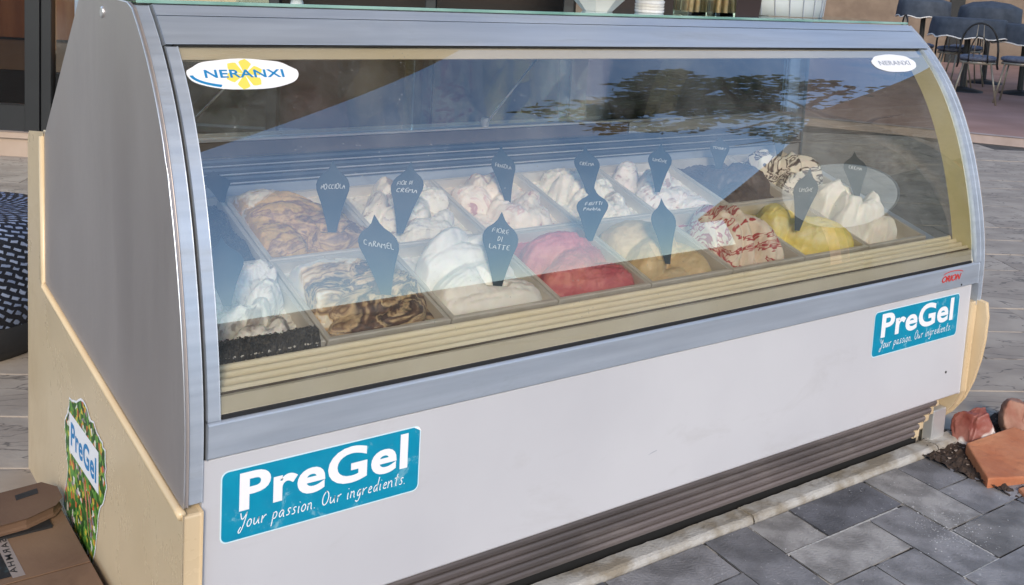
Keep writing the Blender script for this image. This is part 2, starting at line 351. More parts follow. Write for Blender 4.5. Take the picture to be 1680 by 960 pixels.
# hand-drawn stroke letters, x 0..~.6, y 0..1 (x-height .5)
G = {
'Y': [[(0,1),(.12,.6),(.3,.55),(.5,1)],[(.5,1),(.4,.2),(.2,-.35),(0,-.2),(.2,.1)]],
'O': [[(.3,1),(.08,.8),(.02,.4),(.15,.05),(.4,.05),(.55,.4),(.5,.8),(.3,1),(.2,.95)]],
'o': [[(.2,.5),(.03,.35),(.06,.06),(.25,0),(.38,.2),(.33,.45),(.2,.5)]],
'u': [[(.02,.48),(.03,.1),(.15,0),(.33,.2),(.38,.48)],[(.38,.48),(.38,.1),(.48,.02)]],
'r': [[(.04,.48),(.06,0)],[(.06,.25),(.18,.45),(.34,.48)]],
'p': [[(.05,.5),(.02,-.4)],[(.05,.4),(.25,.52),(.38,.3),(.25,.02),(.05,.08)]],
'a': [[(.36,.42),(.2,.5),(.04,.3),(.08,.04),(.24,.04),(.36,.42)],[(.36,.42),(.36,.08),(.46,.02)]],
's': [[(.32,.45),(.15,.5),(.08,.35),(.28,.2),(.22,.02),(.02,.05)]],
'i': [[(.06,.46),(.06,.05),(.14,.0)],[(.07,.68),(.09,.72)]],
'n': [[(.04,.48),(.05,0)],[(.05,.3),(.2,.5),(.32,.4),(.34,.05),(.42,.0)]],
'g': [[(.36,.42),(.2,.5),(.04,.3),(.08,.06),(.24,.06),(.36,.42)],[(.37,.45),(.34,-.2),(.18,-.4),(0,-.25)]],
'e': [[(.04,.25),(.33,.3),(.28,.48),(.12,.46),(.03,.22),(.12,.02),(.34,.08)]],
'd': [[(.36,.42),(.2,.5),(.04,.3),(.08,.04),(.24,.04),(.36,.42)],[(.42,1),(.36,.1),(.44,.02)]],
't': [[(.2,.85),(.14,.1),(.24,0)],[(.02,.55),(.34,.6)]],
'.': [[(.05,.0),(.09,.05)]],
'N': [[(.02,0),(.04,.8),(.36,.05),(.4,.85)]],
'G': [[(.38,.72),(.2,.84),(.03,.5),(.1,.06),(.34,.06),(.38,.38),(.22,.38)]],
'Y': [[(0,.85),(.18,.45),(.38,.85)],[(.18,.45),(.16,0)]],
'y': [[(0,1),(.12,.6),(.3,.55),(.5,1)],[(.5,1),(.4,.2),(.2,-.35),(0,-.2),(.2,.1)]],
'Z': [[(.03,.83),(.38,.84),(.02,.02),(.4,.03)]],
'C': [[(.4,.7),(.2,.82),(.03,.5),(.1,.08),(.4,.1)]],
'L': [[(.04,.85),(.03,.03),(.36,.06)]],
'A': [[(0,0),(.2,.85),(.4,0)],[(.08,.32),(.34,.34)]],
'F': [[(.03,0),(.05,.85),(.38,.85)],[(.04,.45),(.3,.46)]],
'I': [[(.05,.0),(.06,.82)]],
'R': [[(.03,0),(.05,.85),(.33,.75),(.3,.5),(.05,.42),(.38,0)]],
'D': [[(.03,0),(.04,.85),(.33,.65),(.36,.25),(.03,0)]],
'E': [[(.38,.82),(.05,.85),(.03,.02),(.38,.05)],[(.04,.45),(.3,.46)]],
'T': [[(0,.83),(.42,.85)],[(.21,.84),(.2,0)]],
'M': [[(0,0),(.06,.8),(.24,.3),(.42,.85),(.48,0)]],
'U': [[(.02,.84),(.05,.1),(.2,0),(.36,.15),(.38,.85)]],
'K': [[(.03,0),(.05,.85)],[(.36,.82),(.06,.4),(.4,0)]],
'B': [[(.03,0),(.04,.85),(.3,.7),(.25,.48),(.05,.44),(.36,.3),(.3,.05),(.03,0)]],
'S': [[(.36,.75),(.15,.85),(.05,.62),(.33,.35),(.28,.05),(.02,.08)]],
'P': [[(.03,0),(.05,.85),(.35,.72),(.3,.45),(.05,.42)]],
' ': [],
}
def strokes(txt, wd=.06, slant=.15, jit=.0):
    """returns flat ribbons (verts, faces) with unit cap height"""
    x = 0; vs = []; fs = []
    for ch in txt:
        g = G.get(ch, []); mw = max([p[0] for s in g for p in s], default=.25)
        for s in g:
            P = []
            for k in range(len(s)-1):
                for t in (0, .5): P.append(Vector(s[k]).lerp(Vector(s[k+1]), t))
            P.append(Vector(s[-1]))
            if len(P) > 4:
                P = [P[0]] + [(P[i-1]+P[i]*2+P[i+1])/4 for i in range(1, len(P)-1)] + [P[-1]]
            jx = random.uniform(-jit, jit); jy = random.uniform(-jit, jit)
            o = len(vs)
            for i, p in enumerate(P):
                d = (P[min(i+1, len(P)-1)] - P[max(i-1, 0)]).normalized(); nn = Vector((-d.y, d.x))*wd/2
                for q in (p+nn, p-nn): vs.append((x+jx+q.x+slant*q.y, q.y+jy))
            for i in range(len(P)-1): fs.append((o+2*i, o+2*i+1, o+2*i+3, o+2*i+2))
        x += mw + .14
    return vs, fs, x
def fit(vs, w, h):
    x0 = min(v[0] for v in vs); x1 = max(v[0] for v in vs); y0 = min(v[1] for v in vs); y1 = max(v[1] for v in vs)
    return [((v[0]-x0)*w/(x1-x0), (v[1]-y0)*h/(y1-y0)) for v in vs]
def rrect(x0, y0, x1, y1, r, n=5):
    P = []
    for cx, cy, a in ((x1-r, y1-r, 0), (x0+r, y1-r, 90), (x0+r, y0+r, 180), (x1-r, y0+r, 270)):
        for k in range(n+1):
            t = R(a + 90*k/n); P.append((cx+r*math.cos(t), cy+r*math.sin(t)))
    return P

# ================================================================ SETTING
g = MB().box((-60, -60, -.5), (60, 60, -.06)); tag(g.build('ground', 'joint'), kind='structure')

# --- dark stone paving behind and beside the case: slabs laid in a joint bed
plaza = MB().prism([(-1.2,.1),(-1.2,14),(3,14),(12,.6),(12,-9),(2.55,-9),(2.55,-.02),(2.2,.1)], 'z', -.05, -.012).build('plaza_paving', 'joint')
tag(plaza, kind='structure')
sa = Vector((.86, -.51, 0)).normalized(); sb = Vector((.51, .86, 0)).normalized()
slab_meshes = []
for k in range(6):
    b = MB(); a = .395; c = .395
    b.box((-a, -.29, -.03), (a, .29, 0)); slab_meshes.append(b)
slab_o = Vector((2.857, .335, 0))
cnt = 0
SM = []  # four shared slab meshes
for k in range(4):
    b = MB().box((-.3985, -.1415, -.03), (.3985, .1415, 0), 0); ob = b.build('slab', 'stone', plaza, bevel=.003); SM.append(ob)
first = {0:1,1:1,2:1,3:1}
slabs = []
camx = Vector((-.542, -1.487, 0)); f2 = Vector((.586, .801, 0)).normalized(); r2 = Vector((.81, -.584, 0)).normalized()
for j in range(-4, 60):
    for i in range(-14, 24):
        p = slab_o + sa*((i + .5 + .5*(j % 2))*.80) + sb*((j+.5)*.286)
        d = (p-camx); z = d.dot(f2); x = d.dot(r2)
        if z < .8 or z > 9: continue
        px = 840+1730*x/z
        left = px < 480 and p.y > .80
        right = px > 1200 and p.x > 2.0 and p.y > -.10 - .3*(p.x > 3.0)*(p.x-3.0) and not (p.x < 2.45 and p.y < .10)
        if not (left or right): continue
        if px < -300 or px > 2000: continue
        # terrace edge
        n = (p - Vector((8.14, 3.56, 0))).dot(Vector((.85, .53, 0)))
        if n > -.45: continue
        slabs.append((p, z))
slabs.sort(key=lambda t: t[1]); slabs = slabs[:290]
rz = math.atan2(sa.y, sa.x)
for q, (p, z) in enumerate(slabs):
    k = q % 4
    if first[k]: o = SM[k]; first[k] = 0
    else:
        o = SM[k].copy(); col.objects.link(o); o.parent = plaza
    o.location = p + Vector((0, 0, random.uniform(-.0015, .0015))); o.rotation_euler = (random.uniform(-.002,.002), random.uniform(-.002,.002), rz)

# --- terrace with a pale edge
te = MB().prism([(9.9,.7),(7.5,4.55),(4.6,9.2),(30,30),(40,.7)], 'z', -.05, .06).build('terrace', 'terrace'); tag(te, kind='structure')
ed = MB()
A = Vector((9.86,.68,0)); B = Vector((4.55,9.2,0)); nn = Vector((-.85,-.53,0))*.08
ed.prism([(A.x,A.y),(B.x,B.y),(B.x+nn.x,B.y+nn.y),(A.x+nn.x,A.y+nn.y)], 'z', -.02, .065).build('terrace_edge', 'curb', bevel=.01)
tag(bpy.data.objects['terrace_edge'], kind='structure')

# --- block paving in herringbone in front
pbed = MB().prism([(-.55,-.003),(2.16,-.003),(2.16,-.12),(2.6,-.35),(2.6,-1.6),(-.7,-1.6)], 'z', -.05, -.0050).build('block_paving', 'joint_dark'); tag(pbed, kind='structure')
U, V = .1425, .1275; X0, Y0 = 1.68, -.005
def pav_mat(k):
    c = [(.128,.128,.134),(.092,.094,.103),(.158,.156,.160),(.125,.121,.118),(.21,.203,.195)][k]
    m = mat('paver_concrete', c, .62, c2=tuple(min(1, x*1.75) for x in c), scale=9+k, detail=12, bump=.7, bscale=180, lo=.41, hi=.60)
    n = m.node_tree; b = n.nodes['Principled BSDF']
    src = b.inputs['Base Color'].links[0].from_socket
    tc = n.nodes.new('ShaderNodeTexCoord'); t = n.nodes.new('ShaderNodeTexNoise'); t.inputs['Scale'].default_value = 70 + k*9; t.inputs['Detail'].default_value = 3
    t4 = n.nodes.new('ShaderNodeTexNoise'); t4.inputs['Scale'].default_value = 7
    n.links.new(tc.outputs['Object'], t.inputs['Vector']); n.links.new(tc.outputs['Object'], t4.inputs['Vector'])
    mr = n.nodes.new('ShaderNodeMapRange'); mr.inputs[1].default_value = .64; mr.inputs[2].default_value = .72
    mr2 = n.nodes.new('ShaderNodeMapRange'); mr2.inputs[1].default_value = .48; mr2.inputs[2].default_value = .62
    n.links.new(t.outputs[0], mr.inputs[0]); n.links.new(t4.outputs[0], mr2.inputs[0])
    mu = n.nodes.new('ShaderNodeMath'); mu.operation = 'MULTIPLY'; n.links.new(mr.outputs[0], mu.inputs[0]); n.links.new(mr2.outputs[0], mu.inputs[1])
    mx = n.nodes.new('ShaderNodeMix'); mx.data_type = 'RGBA'; mx.inputs[7].default_value = (.42,.42,.42,1)
    n.links.new(mu.outputs[0], mx.inputs[0]); n.links.new(src, mx.inputs[6]); n.links.new(mx.outputs[2], b.inputs['Base Color'])
    return m
PM = [pav_mat(k) for k in range(5)]
def sk(cx, ry):
    y = Y0 + ry*V; return (X0 + cx*U + .10*(y+.14), y)
for c in range(-13, 8):
    for r in range(-11, 2):
        cells = None
        if (c - r) % 4 == 0: cells = (c, r-2, c+1, r)
        elif (c - r) % 4 == 2: cells = (c, r-1, c+2, r)
        if not cells: continue
        x0, y0, x1, y1 = cells
        y1 = min(y1, 0)
        if y1 - y0 < .3: continue
        cxy = sk((x0+x1)/2, (y0+y1)/2)
        if cxy[0] > 1.97 and cxy[1] > -.16 or cxy[0] > 2.02 and cxy[1] > -.2: continue
        d = Vector((*cxy, 0))-camx; z = d.dot(f2)
        if z < .7: continue
        px = 840+1730*d.dot(r2)/z; py = 171+1730*1.2/z
        if px < -300 or px > 2300 or py > 2300: continue
        e = .0052; b = MB()
        P = [sk(x0, y0), sk(x1, y0), sk(x1, y1), sk(x0, y1)]
        ctr = Vector((sum(p[0] for p in P)/4, sum(p[1] for p in P)/4))
        P = [(p[0] + e*(1 if p[0] < ctr.x else -1) + random.uniform(-.0008,.0008), p[1] + e*(1 if p[1] < ctr.y else -1) + random.uniform(-.0008,.0008)) for p in P]
        b.prism([(p[0]-ctr.x, p[1]-ctr.y) for p in P], 'z', -.04, 0)
        o = b.build('paver', PM[random.choice((0,1,1,3,0,2,4,2))], pbed, bevel=.0025)
        o.location = (ctr.x, ctr.y, random.uniform(-.0012, .0010)); o.rotation_euler = (random.uniform(-.008,.008), random.uniform(-.008,.008), random.uniform(-.006,.006))

MT['mortar'] = mat('pale_mortar', (.38, .375, .36), .9, c2=(.56, .55, .53), scale=60, bump=.8, bscale=200)
for (ca, ra, cb_, rb) in ((-3,-1,-2,-1),(-2,-1,-.2,-1),(0,-2,0,-2.9),(1,-3,3,-3),(-4,-2.05,-2,-2.05),(-1,-3,.0,-3)):
    a = Vector((*sk(ca, ra), 0)); c = Vector((*sk(cb_, rb), 0)); d = (c-a).normalized(); nn2 = Vector((-d.y, d.x, 0)); b = MB(); nseg = 26; vs = []; fs = []
    for k in range(nseg+1):
        p = a.lerp(c, k/nseg); wv_ = .0032 + .0016*noise.noise(Vector((k*.7, ca, ra))); z = -.0008 + .0010*noise.noise(Vector((k*.9, ra, 4)))
        vs += [p+nn2*wv_ + Vector((0,0,-.004)), p+nn2*wv_*.6 + Vector((0,0,z)), p-nn2*wv_*.6 + Vector((0,0,z)), p-nn2*wv_ + Vector((0,0,-.004))]
    for k in range(nseg):
        for q in range(3): fs.append((4*k+q, 4*k+q+1, 4*k+q+5, 4*k+q+4))
    b.add(vs, fs); b.build('mortar_joint', 'mortar', pbed)
# white mortar crumbs in some joints + gravel/soil strip
soil = MB()
def soilf(u, v):
    x = lerp(1.955, 2.75, u); y = lerp(-.32, .085, v)
    return (x, y, .005 - .03*max(0, (y-.055)/.03) - .02*max(0, (-.20-y)/.1) + .012*noise.noise(Vector((x*30, y*30, 0))) + .010*noise.noise(Vector((x*90, y*90, 2))))
soil.grid(soilf, 90, 60); so_ = soil.build('soil', 'soil'); tag(so_, 'loose dark soil and crumbs beside the kerb end', 'soil', kind='stuff')
cr = MB()
for k in range(420):
    x = random.uniform(1.98, 2.7); y = random.uniform(-.12, .06); s = random.uniform(.002, .008)
    b = Vector((x, y, .004)); vs = [b + Vector((random.uniform(-s,s), random.uniform(-s,s), random.uniform(0, s))) for _ in range(4)]
    cr.add(vs, [(0,1,2),(0,2,3),(0,3,1),(1,3,2)])
tag(cr.build('gravel', mat('grit', (.12,.08,.055), .9, c2=(.35,.30,.26), scale=40)), 'scattered grit and stone crumbs on the soil', 'gravel', kind='stuff')
cr = MB()
for k in range(700):
    if random.random() < .5: x = random.gauss(1.66, .05); y = random.gauss(-.25, .05)
    else: x = random.uniform(1.0, 2.2); y = random.uniform(-.5, -.01)
    s = random.uniform(.0006, .0020); b = Vector((x, y, .0012))
    vs = [b + Vector((random.uniform(-s,s)*1.6, random.uniform(-s,s)*1.6, random.uniform(-.0005, s*.7))) for _ in range(4)]
    cr.add(vs, [(0,1,2),(0,2,3),(0,3,1),(1,3,2)])
tag(cr.build('mortar_crumbs', mat('mortar', (.5,.5,.5), .9)), 'pale mortar crumbs scattered over the dark pavers', 'crumbs', kind='stuff')

# --- kerb
kerb = MB().box((-.6, .004, -.08), (2.2, .040, -.006)).build('kerb', 'kerb'); tag(kerb, kind='structure')
def kerbstone(x0, x1, zt):
    b = MB(); n = int((x1-x0)*60)
    prof = [(0, -.04), (0, .002), (.004, .010), (.010, .013), (.046, .013), (.050, .008), (.050, -.04)]
    def fn(u, v):
        x = lerp(x0, x1, u); k = v*(len(prof)-1); i = min(int(k), len(prof)-2); t = k-i
        y = lerp(prof[i][0], prof[i+1][0], t); z = lerp(prof[i][1], prof[i+1][1], t)
        j = .0010*noise.noise(Vector((x*60, k*3, 5))) + .0009*noise.noise(Vector((x*9, k, 1))) + .0012*max(0, noise.noise(Vector((x*25, k*2, 9)))-.25)*(-3)
        return (x, y - .002 + j*1.5, z + zt + j)
    b.grid(fn, n, 18)
    b.add([(x0, p[0], p[1]+zt) for p in prof], [tuple(range(len(prof)))]); b.add([(x1, p[0], p[1]+zt) for p in prof], [tuple(range(len(prof)-1, -1, -1))])
    return b.build('kerb_stone', 'kerb', kerb, smooth=False)
for a, b_, z in ((-.6, .36, 0), (.363, 1.292, -.0005), (1.296, 2.03, .001), (2.033, 2.15, .002)): kerbstone(a, b_, z)

# ================================================================ GELATO DISPLAY CASE
PZ = (.52436382, -3.09220866, 6.48514978, -5.87946867, 2.12638519)
def py(z):
    if z < .47: z = .47
    return sum(PZ[k]*z**k for k in range(5))
L = 2.14
case = empty('gelato_display_case', (0, 0, 0), 'long silver and white gelato display case with curved front glass behind the kerb', 'display case')
ZS = [.47 + (1.13-.47)*k/24 for k in range(25)]
# white front panel
fp = MB().prism([(.012,.455),(0,.452),(0,.150),(.004,.146),(.03,.146),(.03,.455)], 'x', .0, 2.106); fp.build('front_panel', 'white', case, bevel=.0015)
# small hole and scratches on the panel
MB().lathe([(0,0),(.0042,0),(.0042,.002),(0,.002)], (0,0,0), 12)
h = MB(); h.tube([(2.028,-.0012,.222),(2.028,.004,.222)], .0035, 10); h.build('screw', 'chair_dark', case)
h = MB(); h.tube([(2.047,-.0072,.462),(2.047,.0,.462)], .0028, 10); h.build('screw', 'chair_dark', case)
s_ = MB(); s_.add([(.94,-.0012,.243),(.966,-.0012,.2475),(.966,-.0012,.2492),(.952,-.0012,.2470)], [(0,1,2,3)]); s_.build('scratch', 'print_grey', case)
# lower silver rail with front lip
MB().prism([(-.006,.456),(-.006,.510),(-.002,.5135),(.03,.5135),(.03,.456)], 'x', .0060, L-.012).build('lower_rail', 'alu', case, bevel=.0015)
MB().box((.03, -.0015, .5139), (L-.045, .016, .5205)).build('glass_gasket', 'rubber', case)
# upper rail
def band(x0, x1, z0, z1, off, thick, name, m, n=14, par=case, bevel=.001):
    b = MB(); P = []
    for k in range(n+1):
        z = lerp(z0, z1, k/n); P.append((py(z)+off, z))
    Q = [(y+thick, z - thick*.25) for y, z in reversed(P)]
    b.prism(P+Q, 'x', x0, x1)
    return b.build(name, m, par, bevel=bevel)
band(.006, L-.004, 1.070, 1.113, -.006, .03, 'upper_rail', 'alu', 6)
band(.006, L-.004, 1.114, 1.130, -.005, .03, 'upper_rail_lip', 'alu', 3)
MB().prism([(py(1.067)-.002,1.067),(py(1.067)+.02,1.060),(py(1.070)+.02,1.070),(py(1.070)-.002,1.070)], 'x', .02, L-.04).build('top_gasket', 'rubber', case)
MB().prism([(py(1.045)+.009,1.045),(py(1.045)+.016,1.043),(py(1.066)+.016,1.064),(py(1.066)+.009,1.066)], 'x', .03, L-.05).build('glass_edge_strip', 'cream_in', case)
# posts left
band(-.022, .0, .39, 1.128, -.002, .05, 'corner_post', 'alu', 30)
band(.0060, .026, .5145, 1.066, -.003, .02, 'glass_frame', 'alu', 26)
band(-.001, .0062, .40, 1.066, .006, .02, 'seam', 'rubber', 26)
# posts right
band(L-.030, L-.008, .5145, 1.066, -.003, .02, 'glass_frame', 'alu', 26)
band(L-.007, L+.012, .395, 1.128, -.002, .05, 'corner_post', 'alu', 30)
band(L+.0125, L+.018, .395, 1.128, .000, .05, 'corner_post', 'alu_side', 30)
# left silver side panel
side = []
for k in range(31):
    z = lerp(.388, 1.124, k/30); side.append((py(z)-.004, z))
side += [(.315, 1.131), (.385, 1.132), (.618, 1.122), (.906, .811), (.895, .491)]
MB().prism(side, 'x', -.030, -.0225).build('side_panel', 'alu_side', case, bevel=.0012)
b = MB(); P = []
for k in range(31):
    z = lerp(.389, 1.123, k/30); P.append((-.0292, py(z)-.0052, z))
P += [(-.0292,.309,1.1318),(-.0292,.385,1.1335),(-.0292,.618,1.1235)]
b.tube(P, .0014, 6); b.build('bright_edge', 'edge', case, smooth=True)
MB().tube([(-.0335,.453,1.107),(-.022,.453,1.107)], [.010,.011], 20).build('cap_screw', 'edge', case, bevel=.002)
MB().lathe([(.0,0)], (0,0,0))
# right side panel metal, only behind; end glass
endp = [(py(lerp(.50,1.12,k/20))+.045, lerp(.50,1.12,k/20)) for k in range(21)] + [(.62,1.12),(.66,1.0),(.66,.50)]
MB().prism(endp, 'x', L-.006, L-.001).build('end_glass', 'glass_end', case)
# pale yellow curved frame on the inside of the end glass
b = MB(); F = []; K = []
for k in range(25):
    z = lerp(.548, 1.05, k/24); F.append((py(z)+.010, z)); K.append((py(z)+.062+.012*(k/24), z))
b.prism(F + K[::-1], 'x', L-.034, L-.022); b.build('end_frame', 'yellow_in', case, bevel=.002)
# back upright at the right end
MB().box((L-.03,.63,.50),(L+.012,.69,1.12)).build('rear_post', 'alu', case, bevel=.003)
MB().box((-.0215,.63,.50),(.02,.69,1.12)).build('rear_post', 'alu', case, bevel=.003)
# cream lower body: left side
lb = [(-.004,.02),(-.004,.3805),(.010,.3805),(.893,.482),(.905,.50),(.905,.80),(.93,.828),(1.05,.80),(1.06,.78),(1.06,-.04),(-.0,-.04)]
lb = [(.0,-.04),(-.008,.06),(-.0105,.3765),(.012,.378),(.893,.480),(.905,.49),(.912,.818),(1.045,.800),(1.057,.783),(1.055,-.04)]
MB().prism(lb, 'x', -.032, -.001).build('side_body', 'beige', case, bevel=.004)
# rounded lip that frames the silver panel
b = MB(); b.tube([(-.032,-.0085,.3775),(-.032,.012,.3795),(-.032,.893,.4835),(-.032,.9035,.497),(-.032,.9145,.812)], .0075, 8)
b.build('panel_lip', 'beige_lip', case, smooth=True)
# right cream end cap, bulging profile
rc = [(-.010,.404),(-.026,.402),(-.033,.366),(-.032,.30),(-.026,.245),(-.012,.18),(.008,.125),(.040,.075),(.075,.040),(.118,.012),(.13,-.03),(.5,-.04),(.9,-.04),(.9,.404)]
MB().prism(rc, 'x', L-.003, L+.012).build('end_cap', 'beige', case, bevel=.003)
MB().prism([(-.004,.404),(.0,.15),(.02,.105),(.055,.06),(.09,.02),(.1,-.03),(.4,-.03),(.4,.404)], 'x', L-.033, L-.004).build('end_cap_return', 'beige', case, bevel=.003)
# grille
MB().box((.0,.060,-.03),(2.02,.075,.146)).build('grille_back', 'black', case)
for k in range(5):
    zt = .144 - k*.0205; y0 = .006 + k*.004
    b = MB(); b.prism([(y0,zt-.006),(y0+.002,zt-.001),(y0+.012,zt),(y0+.040,zt+.001),(y0+.044,zt-.003),(y0+.014,zt-.014),(y0+.004,zt-.016)], 'x', .0, 2.012 - k*.016 + random.uniform(-.004,.004))
    b.build('slat', 'dark_slat', case, bevel=.0015)
b = MB()
for k in range(5):
    z = .143-k*.0205; b.box((2.010-k*.016,.010+k*.004,z-.0185),(2.030-k*.014,.05,z+.001), .002)
b.build('grille_end', 'beige', case, bevel=.003)
MB().box((2.045,.03,-.03),(2.105,.06,.098)).build('foot_plate', 'liner', case, bevel=.003)
MB().box((.0,.031,.146),(L-.035,.045,.50)).build('inner_front', 'black', case)
# body block (insulated tank) behind
MB().box((.0,.076,-.03),(L-.034,.88,.46)).build('tank', 'cream_in', case)
MB().box((.0,.886,-.03),(L-.034,1.04,.78)).build('rear_counter', 'beige', case, bevel=.004)
# inner front ledge: cream steps
steps = [(.004,.5215),(.010,.545),(.012,.5535),(.022,.556),(.024,.5605),(.036,.5625),(.038,.566),(.050,.568),(.052,.5705),(.066,.5725),(.070,.576),(.086,.574),(.086,.50),(.004,.50)]
for a, b_, nm, m in ((0,2,'ledge_front','cream_in'),(2,4,'ledge_rib','cream_in'),(4,6,'ledge_rib','cream_in'),(6,8,'ledge_rib','cream_in'),(8,10,'ledge_rib','cream_in')):
    pass
MB().prism([(.003,.5215),(.009,.546),(.016,.5465),(.016,.47),(.003,.47)], 'x', .028, L-.036).build('ledge_front', 'cream_in', case, bevel=.001)
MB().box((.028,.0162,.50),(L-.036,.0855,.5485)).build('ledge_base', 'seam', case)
for k in range(4):
    y = .0175 + k*.0172; z = .5535 + k*.0047
    MB().prism([(y+.002,z-.012),(y+.0028,z-.002),(y+.005,z+.0012),(y+.0095,z+.0020),(y+.0120,z-.001),(y+.0128,z-.012)], 'x', .028, L-.036).build('ledge_rib', 'cream_rib', case, bevel=.0012)
# steel liner: left, right, back stepped wall
T = R(16.3); OY, OZ = .09, .572
def pl3(x, s, n=0): # tilted pan plane
    return Vector((x, OY + s*math.cos(T) - n*math.sin(T), OZ + s*math.sin(T) + n*math.cos(T)))
MB().prism([(.088,.47),(.088,.545),(.61,.70),(.61,.47)], 'x', 2.023, L-.036).build('liner_floor', 'liner', case)
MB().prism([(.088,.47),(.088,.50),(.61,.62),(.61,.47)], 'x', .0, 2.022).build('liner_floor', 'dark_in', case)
MB().prism([(.035,.55),(.30,.99),(.60,1.11),(.628,1.11),(.628,.55)], 'x', .0005, .0032).build('liner_wall', 'liner', case)
bz = [(.605,.700,.012),(.615,.745,.010),(.622,.757,.012),(.630,.771,.010),(.636,.785,.012)]
MB().box((.0035,.612,.70),(L-.036,.630,.7395)).build('rear_ledge', 'alu', case, bevel=.002)
for k in range(3):
    y = .604+k*.012; z = .742+k*.0165
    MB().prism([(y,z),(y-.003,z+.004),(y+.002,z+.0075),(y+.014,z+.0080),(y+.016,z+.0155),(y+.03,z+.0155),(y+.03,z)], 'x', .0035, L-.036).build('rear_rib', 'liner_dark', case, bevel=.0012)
    MB().box((.0035,y-.0045,z+.0030),(L-.036,y-.0012,z+.0062)).build('rear_trim', 'edge', case, bevel=.0008)
MB().box((.0035,.648,.7935),(1.42,.664,.826)).build('rear_band', 'stucco', case, bevel=.002)
MB().box((1.425,.648,.7935),(L-.036,.664,.826)).build('rear_band', 'liner', case, bevel=.002)
MB().box((.0035,.640,.8285),(L-.036,.668,.834)).build('rear_track', 'edge', case, bevel=.001)
MB().box((.0035,.642,1.098),(L-.036,.668,1.118)).build('rear_track', 'alu', case, bevel=.002)
# sliding rear doors
for x0, x1, y in ((.02,.73,.646),(.71,1.42,.654),(1.40,2.08,.646)):
    MB().box((x0,y,.8345),(x1,y+.005,1.0975)).build('sliding_door', 'glass_in', case)
# strut rods and knob
for xs, xe in ((.925,1.055),(.16,.31)):
    r0 = MB(); r0.tube([(xs,.62,.846),(xe,.60,1.008)], .0022, 8); st = r0.build('strut', 'edge', case, smooth=True)
    k = MB(); k.tube([(xs,.628,.836),(xs,.628,.858)], .010, 14); k.build('strut_knob', 'paper', case, bevel=.002)
# glass top
MB().box((-.018,.2965,1.1315),(L+.006,.2995,1.1375)).build('glass_edge', 'green_edge', case, bevel=.0008)
MB().box((-.018,.300,1.1315),(L+.006,.66,1.1375)).build('top_glass', 'glass_top', case, bevel=.0008)
# front glass, one curved sheet
gm = MB()
def gfn(u, v):
    z = lerp(.5212, 1.068, v); return (lerp(.0262, L-.0305, u), py(z)+.004, z)
gm.grid(gfn, 40, 60); gm.build('front_glass', 'glass', case, smooth=True)

# --- stickers
def flat(vs, fs, x0, z0, y, name, m, par):
    b = MB(); b.add([(x0+v[0], y, z0+v[1]) for v in vs], fs)
    return b.build(name, m, par)
def gelsticker(x0, x1, z0, z1, peel=False):
    W = x1-x0; H = z1-z0
    P = rrect(0, 0, W, H, .012)
    st = flat(P, [tuple(range(len(P)))], x0, z0, -.0008, 'sticker', 'print_pale', case)
    P = rrect(.0022, .0022, W-.0022, H-.0022, .0105)
    flat(P, [tuple(range(len(P)))], x0, z0, -.0011, 'sticker_face', 'teal', st)
    vs, fs = text_mb('PreGel', W*.845, H*.535, bold=.028, spacing=1.04)
    flat(vs, fs, x0+W*.085, z0+H*.395, -.0014, 'lettering', 'print_white', st)
    vs, fs, _ = strokes('your passion. Our ingredients.', .075, .2, .02)
    vs = fit(vs, W*.84, H*.30)
    flat(vs, fs, x0+W*.08, z0+H*.075, -.0014, 'lettering', 'print_white', st)
    return st
gelsticker(.030, .388, .309, .4285, True); gelsticker(1.683, 2.056, .3205, .4375)
# small peeled corner highlight on the first sticker
MB().add([(.372,-.0016,.4275),(.388,-.003,.4185),(.383,-.0016,.4265)], [(0,1,2)]).build('peeled_corner', 'print_white', case)
# red maker's mark at the right of the rail
vs, fs = text_mb('ORION', .088, .017, bold=.02, shear=.35, spacing=.95)
o = flat(vs, fs, 1.952, .4785, -.0072, 'maker_mark', 'print_red', case)
a = MB(); P = [(1.957+.045+.05*math.cos(t)*(.9), -.0072, .4965+.0075*math.sin(t)) for t in [math.pi*k/16 for k in range(17)]]
for k in range(16): a.add([P[k], P[k+1], (P[k+1][0], P[k+1][1], P[k+1][2]+.0022), (P[k][0], P[k][1], P[k][2]+.0022)], [(0,1,2,3)])
a.build('maker_mark', 'print_red', case)
